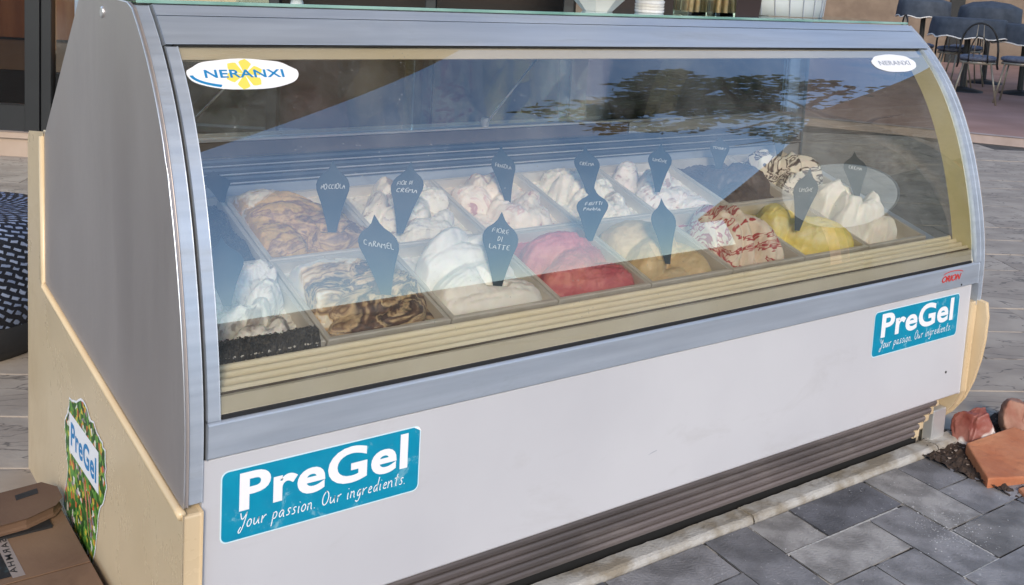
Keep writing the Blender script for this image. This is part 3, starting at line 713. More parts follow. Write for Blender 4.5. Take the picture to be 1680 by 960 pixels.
# oval stickers on the curved glass
def ovals(cx, cz, hw, hz, colr, small):
    def on(vs, off): return [(cx+x, py(cz+z)+.004-off, cz+z) for x, z in vs]
    rings = 8; n = 48; vs = []; fs = []
    for r in range(rings+1):
        for k in range(n):
            t = 2*math.pi*k/n; q = r/rings*(1+.02*math.sin(9*t)*(1 if .2 < t < 2.9 else .3))
            sx = abs(math.cos(t))**.85*(1 if math.cos(t) > 0 else -1)
            vs.append((hw*q*sx, hz*q*math.sin(t)))
    for r in range(rings):
        for k in range(n): fs.append((r*n+k, r*n+(k+1) % n, (r+1)*n+(k+1) % n, (r+1)*n+k))
    b = MB(); b.add(on(vs, .0015), fs); st = b.build('oval_sticker', 'print_white', case)
    # yellow flower
    if not small:
        f = MB()
        for p in range(6):
            t0 = p*math.pi/3+.3; pts = [(0,0)] + [(.034*math.cos(t0+d)*(1-abs(d)*.5), .024*math.sin(t0+d)*(1-abs(d)*.5)) for d in (-.42,-.25,0,.25,.42)]
            f.add(on(pts, .0018), [tuple(range(6))])
        f.build('flower_print', 'print_yellow', st)
        sw = MB()
        pts = []
        for k in range(14):
            t = math.pi*(1.02+.32*k/13); pts.append((hw*.96*math.cos(t), hz*.94*math.sin(t))); pts.append((hw*.90*math.cos(t), hz*.76*math.sin(t)))
        sw.add(on(pts, .0019), [(2*k, 2*k+1, 2*k+3, 2*k+2) for k in range(13)]); sw.build('swoosh_print', 'print_blue', st)
    vs, fs = text_mb('NERANXI', hw*1.42, hz*.52, bold=.02, spacing=1.05)
    vs = [(x-hw*.70, z-hz*.22) for x, z in vs]
    t = MB(); t.add(on(vs, .0022), fs); t.build('lettering', colr, st)
ovals(.127, 1.0235, .097, .0235, 'print_blue', False); ovals(1.946, 1.032, .097, .0215, 'print_grey', True)

# collage sticker on the cream side
cm = bpy.data.materials.new('fruit_collage'); cm.use_nodes = True
n = cm.node_tree; b = n.nodes['Principled BSDF']; b.inputs['Roughness'].default_value = .4
tc = n.nodes.new('ShaderNodeTexCoord'); vo = n.nodes.new('ShaderNodeTexVoronoi'); vo.inputs['Scale'].default_value = 85
n.links.new(tc.outputs['Object'], vo.inputs['Vector'])
sp = n.nodes.new('ShaderNodeSeparateColor'); n.links.new(vo.outputs['Color'], sp.inputs[0])
cr_ = n.nodes.new('ShaderNodeValToRGB'); cr_.color_ramp.interpolation = 'CONSTANT'
for i, (p, c) in enumerate([(0,(.03,.12,.02)),(.22,(.10,.28,.04)),(.42,(.02,.07,.015)),(.55,(.62,.50,.06)),(.66,(.16,.34,.05)),(.8,(.60,.13,.04)),(.88,(.75,.72,.62)),(.95,(.30,.22,.25))]):
    e = cr_.color_ramp.elements[i] if i < 2 else cr_.color_ramp.elements.new(p)
    e.position = p; e.color = (*c, 1)
n.links.new(sp.outputs[0], cr_.inputs[0]); n.links.new(cr_.outputs[0], b.inputs['Base Color'])
MT['collage'] = cm
ol = [(.664,.31),(.703,.239),(.690,.207),(.676,.160),(.717,.062),(.60,.052),(.488,.040),(.447,.16),(.400,.243),(.409,.308),(.472,.324),(.56,.345)]
pts = []
for k in range(len(ol)):
    a = Vector(ol[k]); c = Vector(ol[(k+1) % len(ol)])
    for t in range(6):
        p = a.lerp(c, t/6); q = p-Vector((.56,.2)); pts.append(p+q.normalized()*random.uniform(-.006,.006))
ctr = Vector((.56,.2))
bw = MB(); bw.add([(-.0334, (p.x-ctr.x)*1.035+ctr.x, (p.y-ctr.y)*1.035+ctr.y) for p in pts], [tuple(range(len(pts)))]); ws = bw.build('fruit_sticker', 'print_white', case)
bw = MB(); bw.add([(-.0338, p.x, p.y) for p in pts], [tuple(range(len(pts)))]); bw.build('fruit_print', 'collage', ws)
bd = [(.664,.287),(.446,.290),(.444,.208),(.664,.205)]
bw = MB(); bw.add([(-.0342, a, c) for a, c in bd], [(0,1,2,3)]); bw.build('banner_print', 'print_white', ws)
vs, fs = text_mb('PreGel', .19, .050, bold=.025, spacing=1.06)
bw = MB(); bw.add([(-.0346, .650-v[0], .222+v[1]) for v in vs], fs); bw.build('lettering', 'print_blue', ws)
for (ya, za, yb, zb, wd) in ((.55,.19,.50,.08,.016),(.52,.18,.47,.09,.012)):
    bw = MB(); bw.add([(-.0350,ya,za),(-.0350,ya-wd,za),(-.0350,yb,zb)], [(0,1,2)]); bw.build('carrot_print', 'terracotta', ws)

# ================================================================ PANS OF GELATO
white = ((.80,.79,.74),(.72,.70,.64))
W_ = (.86,.85,.80)
FL = {
 'white': ripple_mat('white_gelato', [(.3,(.84,.83,.77)),(.7,W_)], bump=.25, bsc=60),
 'nuts': ripple_mat('nutty_white_gelato', [(.36,(.34,.31,.28)),(.46,(.78,.76,.70)),(.62,(.84,.83,.78)),(.72,(.48,.47,.48))], 22, 1, 0, 1.3, 1.0, 6, 120),
 'caramel': ripple_mat('chocolate_caramel_swirl', [(.30,(.74,.74,.72)),(.40,(.82,.76,.62)),(.45,(.60,.42,.20)),(.49,(.16,.08,.035)),(.53,(.62,.45,.24)),(.57,(.05,.025,.015)),(.61,(.16,.08,.04)),(.64,(.60,.44,.24)),(.68,(.04,.02,.012)),(.74,(.14,.07,.035)),(.80,(.62,.46,.26))], 3.6, 1.6, -25, 2.8, .5, 4, grad=(1.0, -.9, .0)),
 'pink': ripple_mat('pink_gelato', [(.3,(.48,.085,.11)),(.5,(.56,.15,.16)),(.7,(.64,.23,.19))], 9, 1, 10, 3, .7, 4, 110),
 'tan': ripple_mat('beige_gelato', [(.3,(.56,.42,.22)),(.7,(.68,.54,.31))], bump=.25, bsc=70),
 'cherry': ripple_mat('red_ripple_gelato', [(.40,(.80,.70,.58)),(.50,(.82,.74,.62)),(.535,(.42,.05,.06)),(.575,(.50,.09,.09)),(.60,(.80,.70,.58)),(.70,(.42,.05,.06))], 6, 1.8, 75, 3.0, .4, 2),
 'yellow': ripple_mat('lemon_gelato', [(.3,(.76,.60,.10)),(.5,(.82,.70,.20)),(.7,(.86,.78,.42))], 8, 1, 20, 2, .6, 4, 100),
 'vanilla': ripple_mat('pale_cream_gelato', [(.3,(.86,.84,.76)),(.7,(.90,.88,.82))], bump=.25, bsc=60),
 'gold': ripple_mat('golden_caramel_gelato', [(.34,(.80,.72,.56)),(.40,(.56,.36,.10)),(.54,(.60,.39,.12)),(.59,(.28,.15,.06)),(.64,(.58,.38,.15)),(.70,(.18,.09,.045)),(.76,(.50,.34,.16)),(.82,(.14,.07,.035))], 5, 1.5, 25, 2.5, .6, 4, grad=(.5, -1.7, .14)),
 'hazel': ripple_mat('cream_nut_gelato', [(.36,(.40,.31,.24)),(.43,(.80,.74,.60)),(.60,(.86,.82,.72)),(.70,(.60,.56,.54))], 10, 2, 50, 2, .8, 5, 90),
 'peach': ripple_mat('peach_gelato', [(.36,(.50,.26,.22)),(.41,(.84,.70,.54)),(.58,(.88,.80,.68)),(.66,(.68,.44,.38)),(.72,(.88,.80,.68))], 8, 2, 20, 2, .6, 4),
 'crumb': ripple_mat('crumbly_cream_gelato', [(.34,(.46,.38,.28)),(.43,(.82,.77,.64)),(.65,(.88,.84,.74))], 18, 1, 0, 1.3, 1.0, 6, 90),
 'rose': ripple_mat('cream_with_pink_veins', [(.36,(.52,.38,.35)),(.42,(.84,.78,.70)),(.60,(.88,.83,.76)),(.68,(.64,.50,.48))], 11, 2, 60, 2, .7, 5, 90),
 'dark': ripple_mat('dark_chocolate_gelato', [(.3,(.04,.028,.028)),(.7,(.10,.075,.075))], 12, 1, 0, 1, .9, 6, 90),
 'drizzle': ripple_mat('white_with_chocolate_drizzle', [(.46,(.84,.79,.68)),(.50,(.05,.03,.03)),(.54,(.06,.035,.03)),(.58,(.84,.79,.68)),(.66,(.05,.03,.03)),(.70,(.80,.74,.62))], 8, 1.2, 80, 3.2, .3, 2),
 'crumbs': ripple_mat('black_crumbs', [(.45,(.015,.013,.012)),(.7,(.11,.10,.08))], 60, 0, 0, 1, 2, 3, 200),
}
CAMP = Vector((-.54197, -1.48651, 1.21187))
B_ = [
 ((.229,.54,.723),(.208,.54,.790),.064,'rear flavour tag at the far left end, beside the black crumbs',()),
 ((.406,.40,.668),(.403,.40,.825),.076,'rear flavour tag with handwriting NOCCIOLA standing in the golden caramel gelato',(('NOCCIOLA',.78,0),)),
 ((.564,.40,.657),(.584,.40,.810),.080,'rear flavour tag with two lines of handwriting, second from the NOCCIOLA end',(('FIOR DI',.52,-.1),('CREMA',.7,0))),
 ((.872,.44,.687),(.842,.44,.825),.066,'rear flavour tag above the white folded gelato and behind the FIORE DI LATTE tag',(('FRAGOLA',.72,0),)),
 ((1.120,.44,.684),(1.093,.44,.810),.072,'rear flavour tag standing directly behind the pink gelato',(('CREMA',.6,0),)),
 ((1.307,.40,.688),(1.308,.40,.813),.068,'rear flavour tag directly behind the beige gelato',(('LIMONE',.65,0),)),
 ((1.678,.54,.690),(1.673,.54,.794),.062,'rear flavour tag with small bright writing left of the dark chocolate pan',(('YOGURT',.75,0),)),
 ((1.933,.54,.712),(1.927,.54,.841),.060,'rear flavour tag furthest right, behind the drizzled white gelato',()),
 ((.092,.15,.640),(.080,.15,.758),.075,'front flavour tag half hidden against the left frame',()),
 ((.401,.16,.607),(.368,.16,.768),.086,'large front flavour tag with handwriting CARAMEL beside the chocolate swirl',(('CARAMEL',.78,0),)),
 ((.637,.14,.598),(.638,.14,.753),.084,'large front flavour tag reading FIORE DI LATTE in the white gelato',(('FIORE',.52,0),('DI',.16,0),('LATTE',.64,0))),
 ((.953,.24,.638),(.957,.24,.757),.084,'front flavour tag with two handwritten lines above the pink gelato',(('FRUTTI',.6,.02),('PANNA',.6,-.02))),
 ((1.100,.14,.594),(1.065,.14,.746),.062,'front flavour tag standing in the beige gelato',()),
 ((1.574,.17,.615),(1.605,.17,.773),.070,'front flavour tag stuck leaning in the yellow gelato',(('LIMONE',.6,0),)),
 ((1.906,.24,.656),(1.875,.24,.788),.070,'front flavour tag in the pale cream gelato at the right end',(('CREMA',.6,0),)),
]
def gelato_mesh(cfg, W, D, seed):
    """height field over one pan made of overlapping rounded folds; local x 0..W, s 0..D along the slope, n up
    lobes: (cx, cy, rx, ry, angle, top height)"""
    lv = cfg.get('level', -.02); nU = cfg.get('res', 96); nV = nU
    lump = cfg.get('lump', .002); lf = cfg.get('lf', 60); wp = cfg.get('warp', .007); st = cfg.get('stri', .0016)
    tg = [bb[0] for bb in B_ if bb[0][1] < .38 or cfg['row'] == 1]
    Wi = W-.022; Di = D-.022; vs = []
    L_ = [(cx, cy, rx, ry, math.cos(a), math.sin(a), h, k*3.1) for k, (cx, cy, rx, ry, a, h) in enumerate(cfg['lobes'])]
    for j in range(nV+1):
        for i in range(nU+1):
            u = i/nU; v = j/nV; x = .011 + Wi*u; s = .011 + Di*v
            wx = x + wp*noise.noise(Vector((x*22, s*22, seed))) + wp*.4*noise.noise(Vector((x*60, s*60, seed)))
            ws_ = s + wp*noise.noise(Vector((x*22, s*22, seed+9))) + wp*.4*noise.noise(Vector((x*60, s*60, seed+4)))
            h = lv + .006*noise.noise(Vector((x*20, s*20, seed)))
            for (cx, cy, rx, ry, ca, sa2, hh, ph) in L_:
                dx = wx-cx; dy = ws_-cy; a = (dx*ca+dy*sa2)/rx; b = (-dx*sa2+dy*ca)/ry
                b += .28*math.sin(a*2.2+ph)               # folds curl a little
                q = a*a+b*b
                if q < 1:
                    z = lv + (hh-lv)*(1-q)**.42 + st*noise.noise(Vector((a*1.5+ph, b*9, seed))) + .45*st*noise.noise(Vector((a*3+ph, b*26, seed)))
                    z += .006*math.sin(a*1.3+ph)*(1-q)
                    if z > h: h = z
            h += lump*(noise.noise(Vector((x*lf, s*lf, seed))) + .6*noise.noise(Vector((x*lf*2.3, s*lf*2.3, seed+1))))
            for bs in tg:
                p = cfg['w'](x, s, h); dv = Vector((CAMP.x-bs[0], CAMP.y-bs[1])); dl = dv.length; dv /= dl
                q = Vector((p.x-bs[0], p.y-bs[1])); al = q.dot(dv); la = abs(q.x*dv.y-q.y*dv.x)
                if al > -.004:
                    lim = bs[2]+.006 + (CAMP.z-bs[2])/dl*al + max(0, la-.020)**1.15*2.6
                    if p.z > lim: h -= (p.z-lim)
            e = min(u, 1-u, v, 1-v)
            if e < .035: h = lerp(min(h, -.012), h, e/.035)
            vs.append((x, s, h))
    fs = [(j*(nU+1)+i, j*(nU+1)+i+1, (j+1)*(nU+1)+i+1, (j+1)*(nU+1)+i) for j in range(nV) for i in range(nU)]
    return vs, fs
def scoops(seed, n, h0, h1, r0=.035, r1=.065, ang=.3):
    rr = random.Random(seed); out = []
    for k in range(n):
        cy = lerp(.045, .215, (k+.5)/n) + rr.uniform(-.015,.015)
        out.append((rr.uniform(.05,.20), cy, rr.uniform(r0,r1)*1.3, rr.uniform(r0,r1)*.8, ang+rr.uniform(-.5,.5), lerp(h0, h1, k/n)*rr.uniform(.8,1.15)))
    return out
def pan_mb(W, D):
    b = MB(); r = .010; dp = -.085
    def ring(i, z): return [(i,i,z),(W-i,i,z),(W-i,D-i,z),(i,D-i,z)]
    rs = [ring(.0008,-.010), ring(.0008,0), ring(.003,.0018), ring(r,.0010), ring(r+.001,-.006), ring(r+.006,dp)]
    vs = [p for q in rs for p in q]; fs = []
    for k in range(len(rs)-1):
        for i in range(4): fs.append((k*4+i, k*4+(i+1) % 4, (k+1)*4+(i+1) % 4, (k+1)*4+i))
    o = (len(rs)-1)*4; fs.append((o, o+1, o+2, o+3)); b.add(vs, fs); return b
PW, PD = .2515, .264
cells = {}
def pan(ci, row, flavour, label, **cfg):
    x0 = -.004 + .2530*ci; W = PW; s0 = 0 if row == 0 else .2665
    if ci == 0: x0 = .0045; W = .2425
    base = pl3(x0, s0); cfg['w'] = lambda x, s, h: pl3(x0+x, s0+s, h); cfg['row'] = row
    root = empty('gelato_pan', base, label, 'gelato pan', 'steel pans of gelato inside the display case')
    def place(b, name, m, smooth):
        b.v = [tuple(pl3(x0+v[0], s0+v[1], v[2])) for v in b.v]
        return b.build(name, m, root, smooth=smooth, origin=base)
    place(pan_mb(W, PD), 'pan', 'pan', False)
    b = MB(); vs, fs = gelato_mesh(cfg, W, PD, ci*7.3+row*31); b.add(vs, fs); place(b, 'gelato', FL[flavour], True)
    cells[(ci, row)] = (root, place)
    return root
P_ = math.pi
pan(0,0,'nuts','front pan of chunky greyish white gelato nearest the left end glass', lobes=scoops(3,10,.02,.05,.026,.045), lump=.005, lf=70, level=-.03)
pan(1,0,'caramel','front pan of gelato swirled with chocolate and caramel sauce beside the tag reading CARAMEL', lobes=[(.07,.17,.085,.05,.2,.044),(.06,.12,.06,.05,-.5,.036),(.13,.15,.085,.042,-.6,.052),(.16,.11,.085,.040,-.55,.046),(.13,.080,.10,.038,.15,.032),(.18,.050,.075,.035,.35,.022),(.10,.040,.08,.026,.0,.008),(.205,.11,.04,.06,.1,.034)], level=-.018, stri=.003)
pan(2,0,'white','front pan piled with folded bright white gelato', lobes=[(.125,.060,.118,.058,.08,.026),(.115,.105,.112,.050,.12,.044),(.095,.145,.098,.044,.10,.066),(.085,.180,.072,.036,.06,.084),(.150,.165,.050,.036,.25,.066)], level=-.02, stri=.0026, warp=.005)
pan(3,0,'pink','front pan of deep pink strawberry coloured gelato', lobes=[(.135,.062,.104,.054,.10,.024),(.120,.105,.105,.048,.16,.040),(.105,.150,.092,.042,.12,.058)], level=-.022, stri=.0036, warp=.010, lump=.0025)
pan(4,0,'tan','front pan of smooth scooped beige gelato in the middle of the case', lobes=[(.10,.160,.100,.066,.2,.050),(.08,.11,.080,.055,.3,.038),(.185,.09,.050,.075,-.2,.012),(.12,.05,.09,.030,.1,-.012)], level=-.040, stri=.0012)
pan(5,0,'cherry','front pan of white gelato with dark red ripples', lobes=[(.045,.150,.090,.038,1.15,.050),(.085,.145,.100,.036,1.25,.070),(.125,.13,.100,.034,1.4,.074),(.165,.11,.090,.032,1.55,.060),(.20,.09,.070,.030,1.6,.040)], level=-.03, stri=.003)
pan(6,0,'yellow','front pan of bright yellow gelato with a rounded mound', lobes=[(.150,.085,.092,.072,.12,.040),(.070,.170,.080,.050,.1,.044)], level=-.028, stri=.0022)
pan(7,0,'vanilla','front pan of white gelato piled tall in the right end corner', lobes=[(.075,.195,.075,.046,.3,.088),(.085,.150,.085,.044,.35,.080),(.115,.110,.080,.038,.25,.064),(.150,.130,.048,.028,.5,.078),(.155,.075,.050,.030,.1,.030)], level=-.045, stri=.003, warp=.010)
pan(0,1,'crumbs','rear pan of black crumbs in the left corner', lobes=scoops(5,5,.01,.02), lump=.006, lf=90, level=-.012)
pan(1,1,'gold','rear pan of golden caramel coloured gelato', lobes=[(.09,.19,.10,.045,-.3,.040),(.11,.145,.11,.045,-.35,.038),(.14,.10,.10,.042,-.4,.034),(.18,.055,.075,.036,-.3,.028),(.05,.09,.05,.06,.1,.018)], level=-.012, stri=.003, lump=.003)
pan(2,1,'hazel','rear pan of cream gelato with nut pieces behind the tag reading CARAMEL', lobes=scoops(11,10,.014,.042,.028,.05), level=-.02, lump=.003)
pan(3,1,'peach','rear pan of peach coloured gelato with reddish fruit pieces', lobes=scoops(12,10,.014,.044,.028,.055), level=-.02, lump=.003)
pan(4,1,'crumb','rear pan of crumbly cream gelato behind the pink one', lobes=scoops(13,12,.010,.038,.025,.045), level=-.025, lump=.005, lf=80)
pan(5,1,'rose','rear pan of cream gelato with faint pink veins', lobes=scoops(14,10,.014,.042,.028,.05), level=-.02, lump=.0035)
pan(6,1,'dark','rear pan with dark chocolate gelato levelled flat', lobes=[(.17,.13,.075,.075,.4,.040),(.12,.07,.08,.05,.1,.012)], level=-.02, lump=.004)
pan(7,1,'drizzle','rear pan of white gelato streaked with thin chocolate lines', lobes=[(.06,.16,.06,.055,.2,.062),(.11,.14,.065,.055,.5,.070),(.16,.12,.055,.06,.3,.058),(.10,.08,.08,.045,.1,.030)], level=-.02, lump=.002)
# cookie topping sharing the third rear pan
# tray of black crumbs across the front-left corner
ct = MB()
def cfn(u, v):
    x = lerp(.034, .236, u); s = lerp(-.004, .045, v)
    n_ = -.006 + .022*math.sin(math.pi*v) + .005*noise.noise(Vector((x*120, s*120, 3)))+.004*noise.noise(Vector((x*300, s*300, 8)))
    return tuple(pl3(x, s, n_))
ct.grid(cfn, 120, 34)
for k in range(500):
    x = random.uniform(.036,.235); s = random.uniform(.004,.040); p = pl3(x, s, .016*math.sin(math.pi*(s+.004)/.049)-.002); q = random.uniform(.0015,.004)
    vs = [p + Vector((random.uniform(-q,q), random.uniform(-q,q), random.uniform(0,q*1.4))) for _ in range(4)]
    ct.add(vs, [(0,1,2),(0,2,3),(0,3,1),(1,3,2)])
tag(ct.build('chocolate_crumbs', mat('choc_crumb', (.012,.010,.008), .6, c2=(.11,.095,.07), scale=150, lo=.55, hi=.75)), 'strip of black chocolate crumbs along the front left corner inside the case', 'crumbs', kind='stuff')

# ---------------------------------------------------------------- tags
def kite():
    half = [(0,1),(.045,.955),(.10,.90),(.20,.845),(.36,.79),(.455,.735),(.5,.67),(.485,.60),(.42,.52),(.34,.42),(.25,.28),(.17,.14),(.115,.03),(.10,0)]
    return [(x, y) for x, y in half] + [(-x, y) for x, y in reversed(half[1:])]
def tagobj(tip, base, w, label, lines=(), yaw=36, lean=0):
    """tip/base: world (x,y,z)."""
    w *= .88; yaw += random.uniform(-20, 20)
    root = empty('flavour_tag', base, label, 'flavour tag', 'dark kite shaped flavour tags stuck in the gelato')
    ya = R(-yaw); ex = Vector((math.cos(ya), math.sin(ya), 0)); ez = Vector(tip)-Vector(base); nn = ex.cross(ez).normalized()
    def at(x, y, d): return Vector(base) + ex*(x*w) + ez*y + nn*d
    K = kite(); n = len(K); b = MB()
    b.add([at(x, y, .0012) for x, y in K] + [at(x, y, -.0012) for x, y in K], [tuple(range(n)), tuple(range(2*n-1, n-1, -1))] + [(i, n+i, n+(i+1) % n, (i+1) % n) for i in range(n)])
    b.build('plate', 'tag', root, origin=base)
    if lines:
        lb = MB(); m = len(lines); hh = .105 if m > 1 else .12
        for i, (tx, wd, cx) in enumerate(lines):
            vs, fs, _ = strokes(tx, .095, .1, .06)
            vs = fit(vs, wd, hh*.66)
            y0 = .665 + (m/2-i-1)*hh + .01
            tilt = random.uniform(-.05, .05)
            wd *= .92; lb.add([at(cx - wd/2 + vx*.92, y0 + vy + tilt*(vx-wd/2), .0018) for vx, vy in vs], fs)
        lb.build('lettering', 'chalk', root, origin=base)
    return root
for b_, t_, w_, l_, tx in B_: tagobj(t_, (b_[0], b_[1], b_[2]-.0), w_, l_, tx)

# ================================================================ THINGS ON TOP OF THE CASE
ZT = 1.1378
t = empty('bowl', (1.07,.40,ZT), 'white faceted bowl on the glass top of the case', 'bowl')
b = MB(); rings = []
prof = [(.034,0),(.036,.002),(.078,.045),(.100,.085),(.103,.086),(.098,.084),(.074,.045),(.030,.008),(0.0005,.007)]
b.lathe(prof, (1.07,.40,ZT), 8); b.build('bowl_body', 'porcelain', t, origin=t.location)
t = empty('paper_cup_stack', (1.235,.40,ZT), 'stack of small white paper tubs beside the faceted bowl', 'cup stack')
for k in range(9):
    z = ZT + .0075*k
    cb = MB().lathe([(.0005,0),(.034,0),(.0355,.002),(.0365,.0062),(.034,.0070),(.0005,.0070)], (1.235+random.uniform(-.0015,.0015),.40,z), 20)
    cb.build('paper_cup', 'paper' if k % 3 else 'print_white', t, smooth=False, origin=t.location)
for x, nm in ((1.375,'glass jar of wafer sticks on the case top, left of the pair'),(1.478,'glass jar of wafer sticks on the case top, right of the pair')):
    t = empty('wafer_jar', (x,.40,ZT), nm, 'jar', 'glass jars of wafer sticks on the case top')
    b = MB(); r = .032
    P = rrect(-r,-r,r,r,.006,3)
    n = len(P); b.add([(x+p[0],.40+p[1],ZT) for p in P]+[(x+p[0],.40+p[1],ZT+.13) for p in P], [(i,(i+1)%n,n+(i+1)%n,n+i) for i in range(n)]+[tuple(range(n))])
    b.build('glass_jar', 'jar', t, origin=t.location)
    for k in range(7):
        a = random.uniform(0,6.28); q = .016
        w_ = MB().tube([(x+q*math.cos(a),.40+q*math.sin(a),ZT+.006),(x+q*1.1*math.cos(a+.3),.40+q*1.1*math.sin(a+.3),ZT+.12)], .0065, 8)
        w_.build('wafer_stick', 'wafer', t, smooth=True, origin=t.location)
t = empty('dark_box', (1.62,.47,ZT), 'dark brown open box between the wafer jars and the white holder', 'box')
b = MB().prism([(1.565,ZT+.0005),(1.675,ZT+.0005),(1.690,ZT+.10),(1.550,ZT+.10)], 'y', .44, .50); b.build('box_body', 'dark_brown', t, bevel=.003, origin=t.location)
b = MB().box((1.553,.436,ZT+.085),(1.687,.439,ZT+.098)); b.build('box_band', 'print_red', t, origin=t.location)
t = empty('napkin_holder', (1.83,.42,ZT), 'wide white ribbed holder at the right of the case top', 'holder')
b = MB()
def nh(u, v):
    a = lerp(P_*1.12, P_*1.88, u); r = .14+.02*v
    return (1.83 + r*math.cos(a), .50+.10*math.sin(a), ZT+.001+.11*v)
b.grid(nh, 28, 3); b.build('holder_wall', 'acrylic', t, origin=t.location, solid=.004, smooth=True)
for k in range(8):
    a = lerp(P_*1.14, P_*1.86, k/7)
    MB().tube([(1.83+.141*math.cos(a),.50+.102*math.sin(a)-.003,ZT+.002),(1.83+.161*math.cos(a),.50+.102*math.sin(a)-.003,ZT+.11)], .0014, 6).build('rib', 'print_grey', t, origin=t.location)
MB().box((1.72,.452,ZT+.008),(1.94,.50,ZT+.12)).build('napkins', 'paper', t, bevel=.003, origin=t.location)
t = empty('small_cup', (.36,.50,ZT), 'small white cup near the left of the case top', 'cup')
MB().lathe([(.0005,0),(.012,0),(.017,.03),(.0155,.03),(.011,.003),(.0005,.003)], (.36,.50,ZT), 20).build('cup_body', 'porcelain', t, smooth=True, origin=t.location)

# ================================================================ LEFT: CARTON, ARMCHAIR
t = empty('cardboard_box', (-.2,.42,0), 'low brown cardboard box on the ground beside the cream side panel', 'box')
cb = MB().box((-.50,.16,-.01),(-.047,.695,.078)); cb.build('box_body', 'cardboard', t, bevel=.003, origin=t.location)
MB().box((-.50,.16,.0785),(-.048,.438,.0815)).build('flap', 'cardboard', t, bevel=.001, origin=t.location)
MB().box((-.50,.443,.0785),(-.048,.694,.0808)).build('flap', 'cardboard', t, bevel=.001, origin=t.location)
# printed label
lm = mat('photo_print', (.008,.010,.012), .35, c2=(.04,.10,.12), scale=28, lo=.52, hi=.66)
o = MB().add([(-.50,.462,.0815),(-.180,.462,.0815),(-.186,.635,.0815),(-.50,.635,.0815)], [(0,1,2,3)]).build('label_picture', lm, t, origin=t.location)
MB().add([(-.1795,.455,.0814),(-.158,.455,.0814),(-.164,.655,.0814),(-.1855,.655,.0814)], [(0,1,2,3)]).build('label_strip', mat('label_paper', (.26,.22,.20), .7), t, origin=t.location)
vs, fs = text_mb('PDSARMHA', .175, .012, bold=.01, spacing=1.25)
MB().add([(-.1655-.006*(v[0]/.175)-v[1]*1.0+.003, .645-v[0], .0820) for v in vs], fs).build('lettering', 'rubber', t, origin=t.location)
# second carton lid lying on top
t = empty('carton_lid', (-.15,.72,.082), 'flat brown carton lid with a dark handle slot lying behind the low box', 'carton lid')
P = [(-.42,.592),(-.125,.615),(-.070,.640),(-.053,.665),(-.052,.712),(-.072,.742),(-.15,.735),(-.42,.705)]
MB().prism(P, 'z', .086, .108).build('lid', 'cardboard_dark', t, bevel=.006, origin=t.location)
MB().prism([(-.128,.692),(-.085,.702),(-.083,.724),(-.127,.714)], 'z', .1083, .1088).build('handle_slot', 'rubber', t, origin=t.location)
MB().box((-.42,.60,.079),(-.08,.72,.085)).build('lid_gap_shade', 'rubber', t, origin=t.location)  # black slab stands in for the shaded gap beneath the lid

# woven pouf behind the case
t = empty('woven_pouf', (-.04,2.02,0), 'round pouf woven in dark and pale blue on the floor behind the case', 'pouf')
b = MB()
def pouf(u, v):
    a = 2*P_*u; k = v*5
    pr_ = [(.27,.09),(.315,.17),(.325,.30),(.31,.385),(.26,.415),(.002,.42)]
    i = min(int(k), 4); q = k-i; r = lerp(pr_[i][0], pr_[i+1][0], q); z = lerp(pr_[i][1], pr_[i+1][1], q)
    return (-.04+r*math.cos(a), 2.02+r*math.sin(a), z)
b.grid(pouf, 64, 30)
b.build('woven_cover', 'weave', t, smooth=True, origin=t.location, uvf=lambda v: (math.atan2(v[1]-2.02, v[0]+.04)*.32, v[2] - .5*math.hypot(v[0]+.04, v[1]-2.02)))
b = MB(); b.lathe([(.25,.0),(.28,.03),(.285,.10),(.27,.12)], (-.04,2.02,0), 40); b.build('base', 'rubber', t, smooth=True, origin=t.location)  # black base stands in for the shadow gap under the pouf
# ================================================================ SHOP FRONT BEHIND
org = Vector((.64, 5.17, 0)); tx_ = Vector((.800, -.600, 0)).normalized(); nx_ = Vector((.600, .800, 0)).normalized()
def shop(name, label, cat, loc): return empty(name, loc, label, cat)
def obox(s0, s1, d0, d1, z0, z1, name, m, par, bevel=0):
    b = MB(); c = [org+tx_*s+nx_*d for s, d in ((s0,d0),(s1,d0),(s1,d1),(s0,d1))]
    b.prism([(p.x, p.y) for p in c], 'z', z0, z1); return b.build(name, m, par, bevel=bevel, origin=par.location)
t = shop('shop_front', 'dark framed glass shop front with brown interior above a tan base', 'shop', org)
obox(-2.5, 3.3, 0, .3, -.03, .11, 'base', 'base_tan', t, .004)
obox(-2.5, 3.3, -.02, .3, .111, .145, 'sill', 'base_tan', t, .004)
fr = .055
S0 = 0
# door leaf and frame posts (image left)
obox(.135, .222, .02, .10, .146, 2.6, 'frame_post', 'frame_dark', t, .004)
obox(.226, .285, .03, .10, .146, 2.6, 'frame_post', 'frame_dark', t, .004)
obox(-1.3, .134, .03, .09, .146, .30, 'bottom_rail', 'frame_dark', t, .004)
obox(-1.35, -1.25, .02, .10, .146, 2.6, 'frame_post', 'frame_dark', t, .004)
obox(-1.25, .134, .05, .058, .301, 2.6, 'pane', glass_mat('shop_glass', (.55,.5,.45), 1.5), t)
obox(-2.5, 3.3, .02, .12, 2.61, 2.9, 'lintel', 'frame_dark', t, .004)
obox(-2.5, 3.3, .0, .4, 2.91, 4.2, 'wall', 'stucco', t)
for s in (1.55, 2.45, 3.24): obox(s, s+.06, .02, .10, .146, 2.6, 'frame_post', 'frame_dark', t, .004)
obox(.3, 1.54, .06, .066, .2, 2.6, 'pane', MT['glass_in'], t); 
obox(-2.5, 3.3, 1.3, 1.35, .05, 4, 'back_wall', 'dark_in', t)
obox(-2.5, .25, .9, .95, .62, 2.5, 'counter_panel', 'wood_in', t)
obox(-2.5, .25, .85, .95, .1, .40, 'counter_panel', 'dark_in', t)
obox(-2.5, .25, .84, .95, .41, .60, 'shelf', 'base_tan', t)
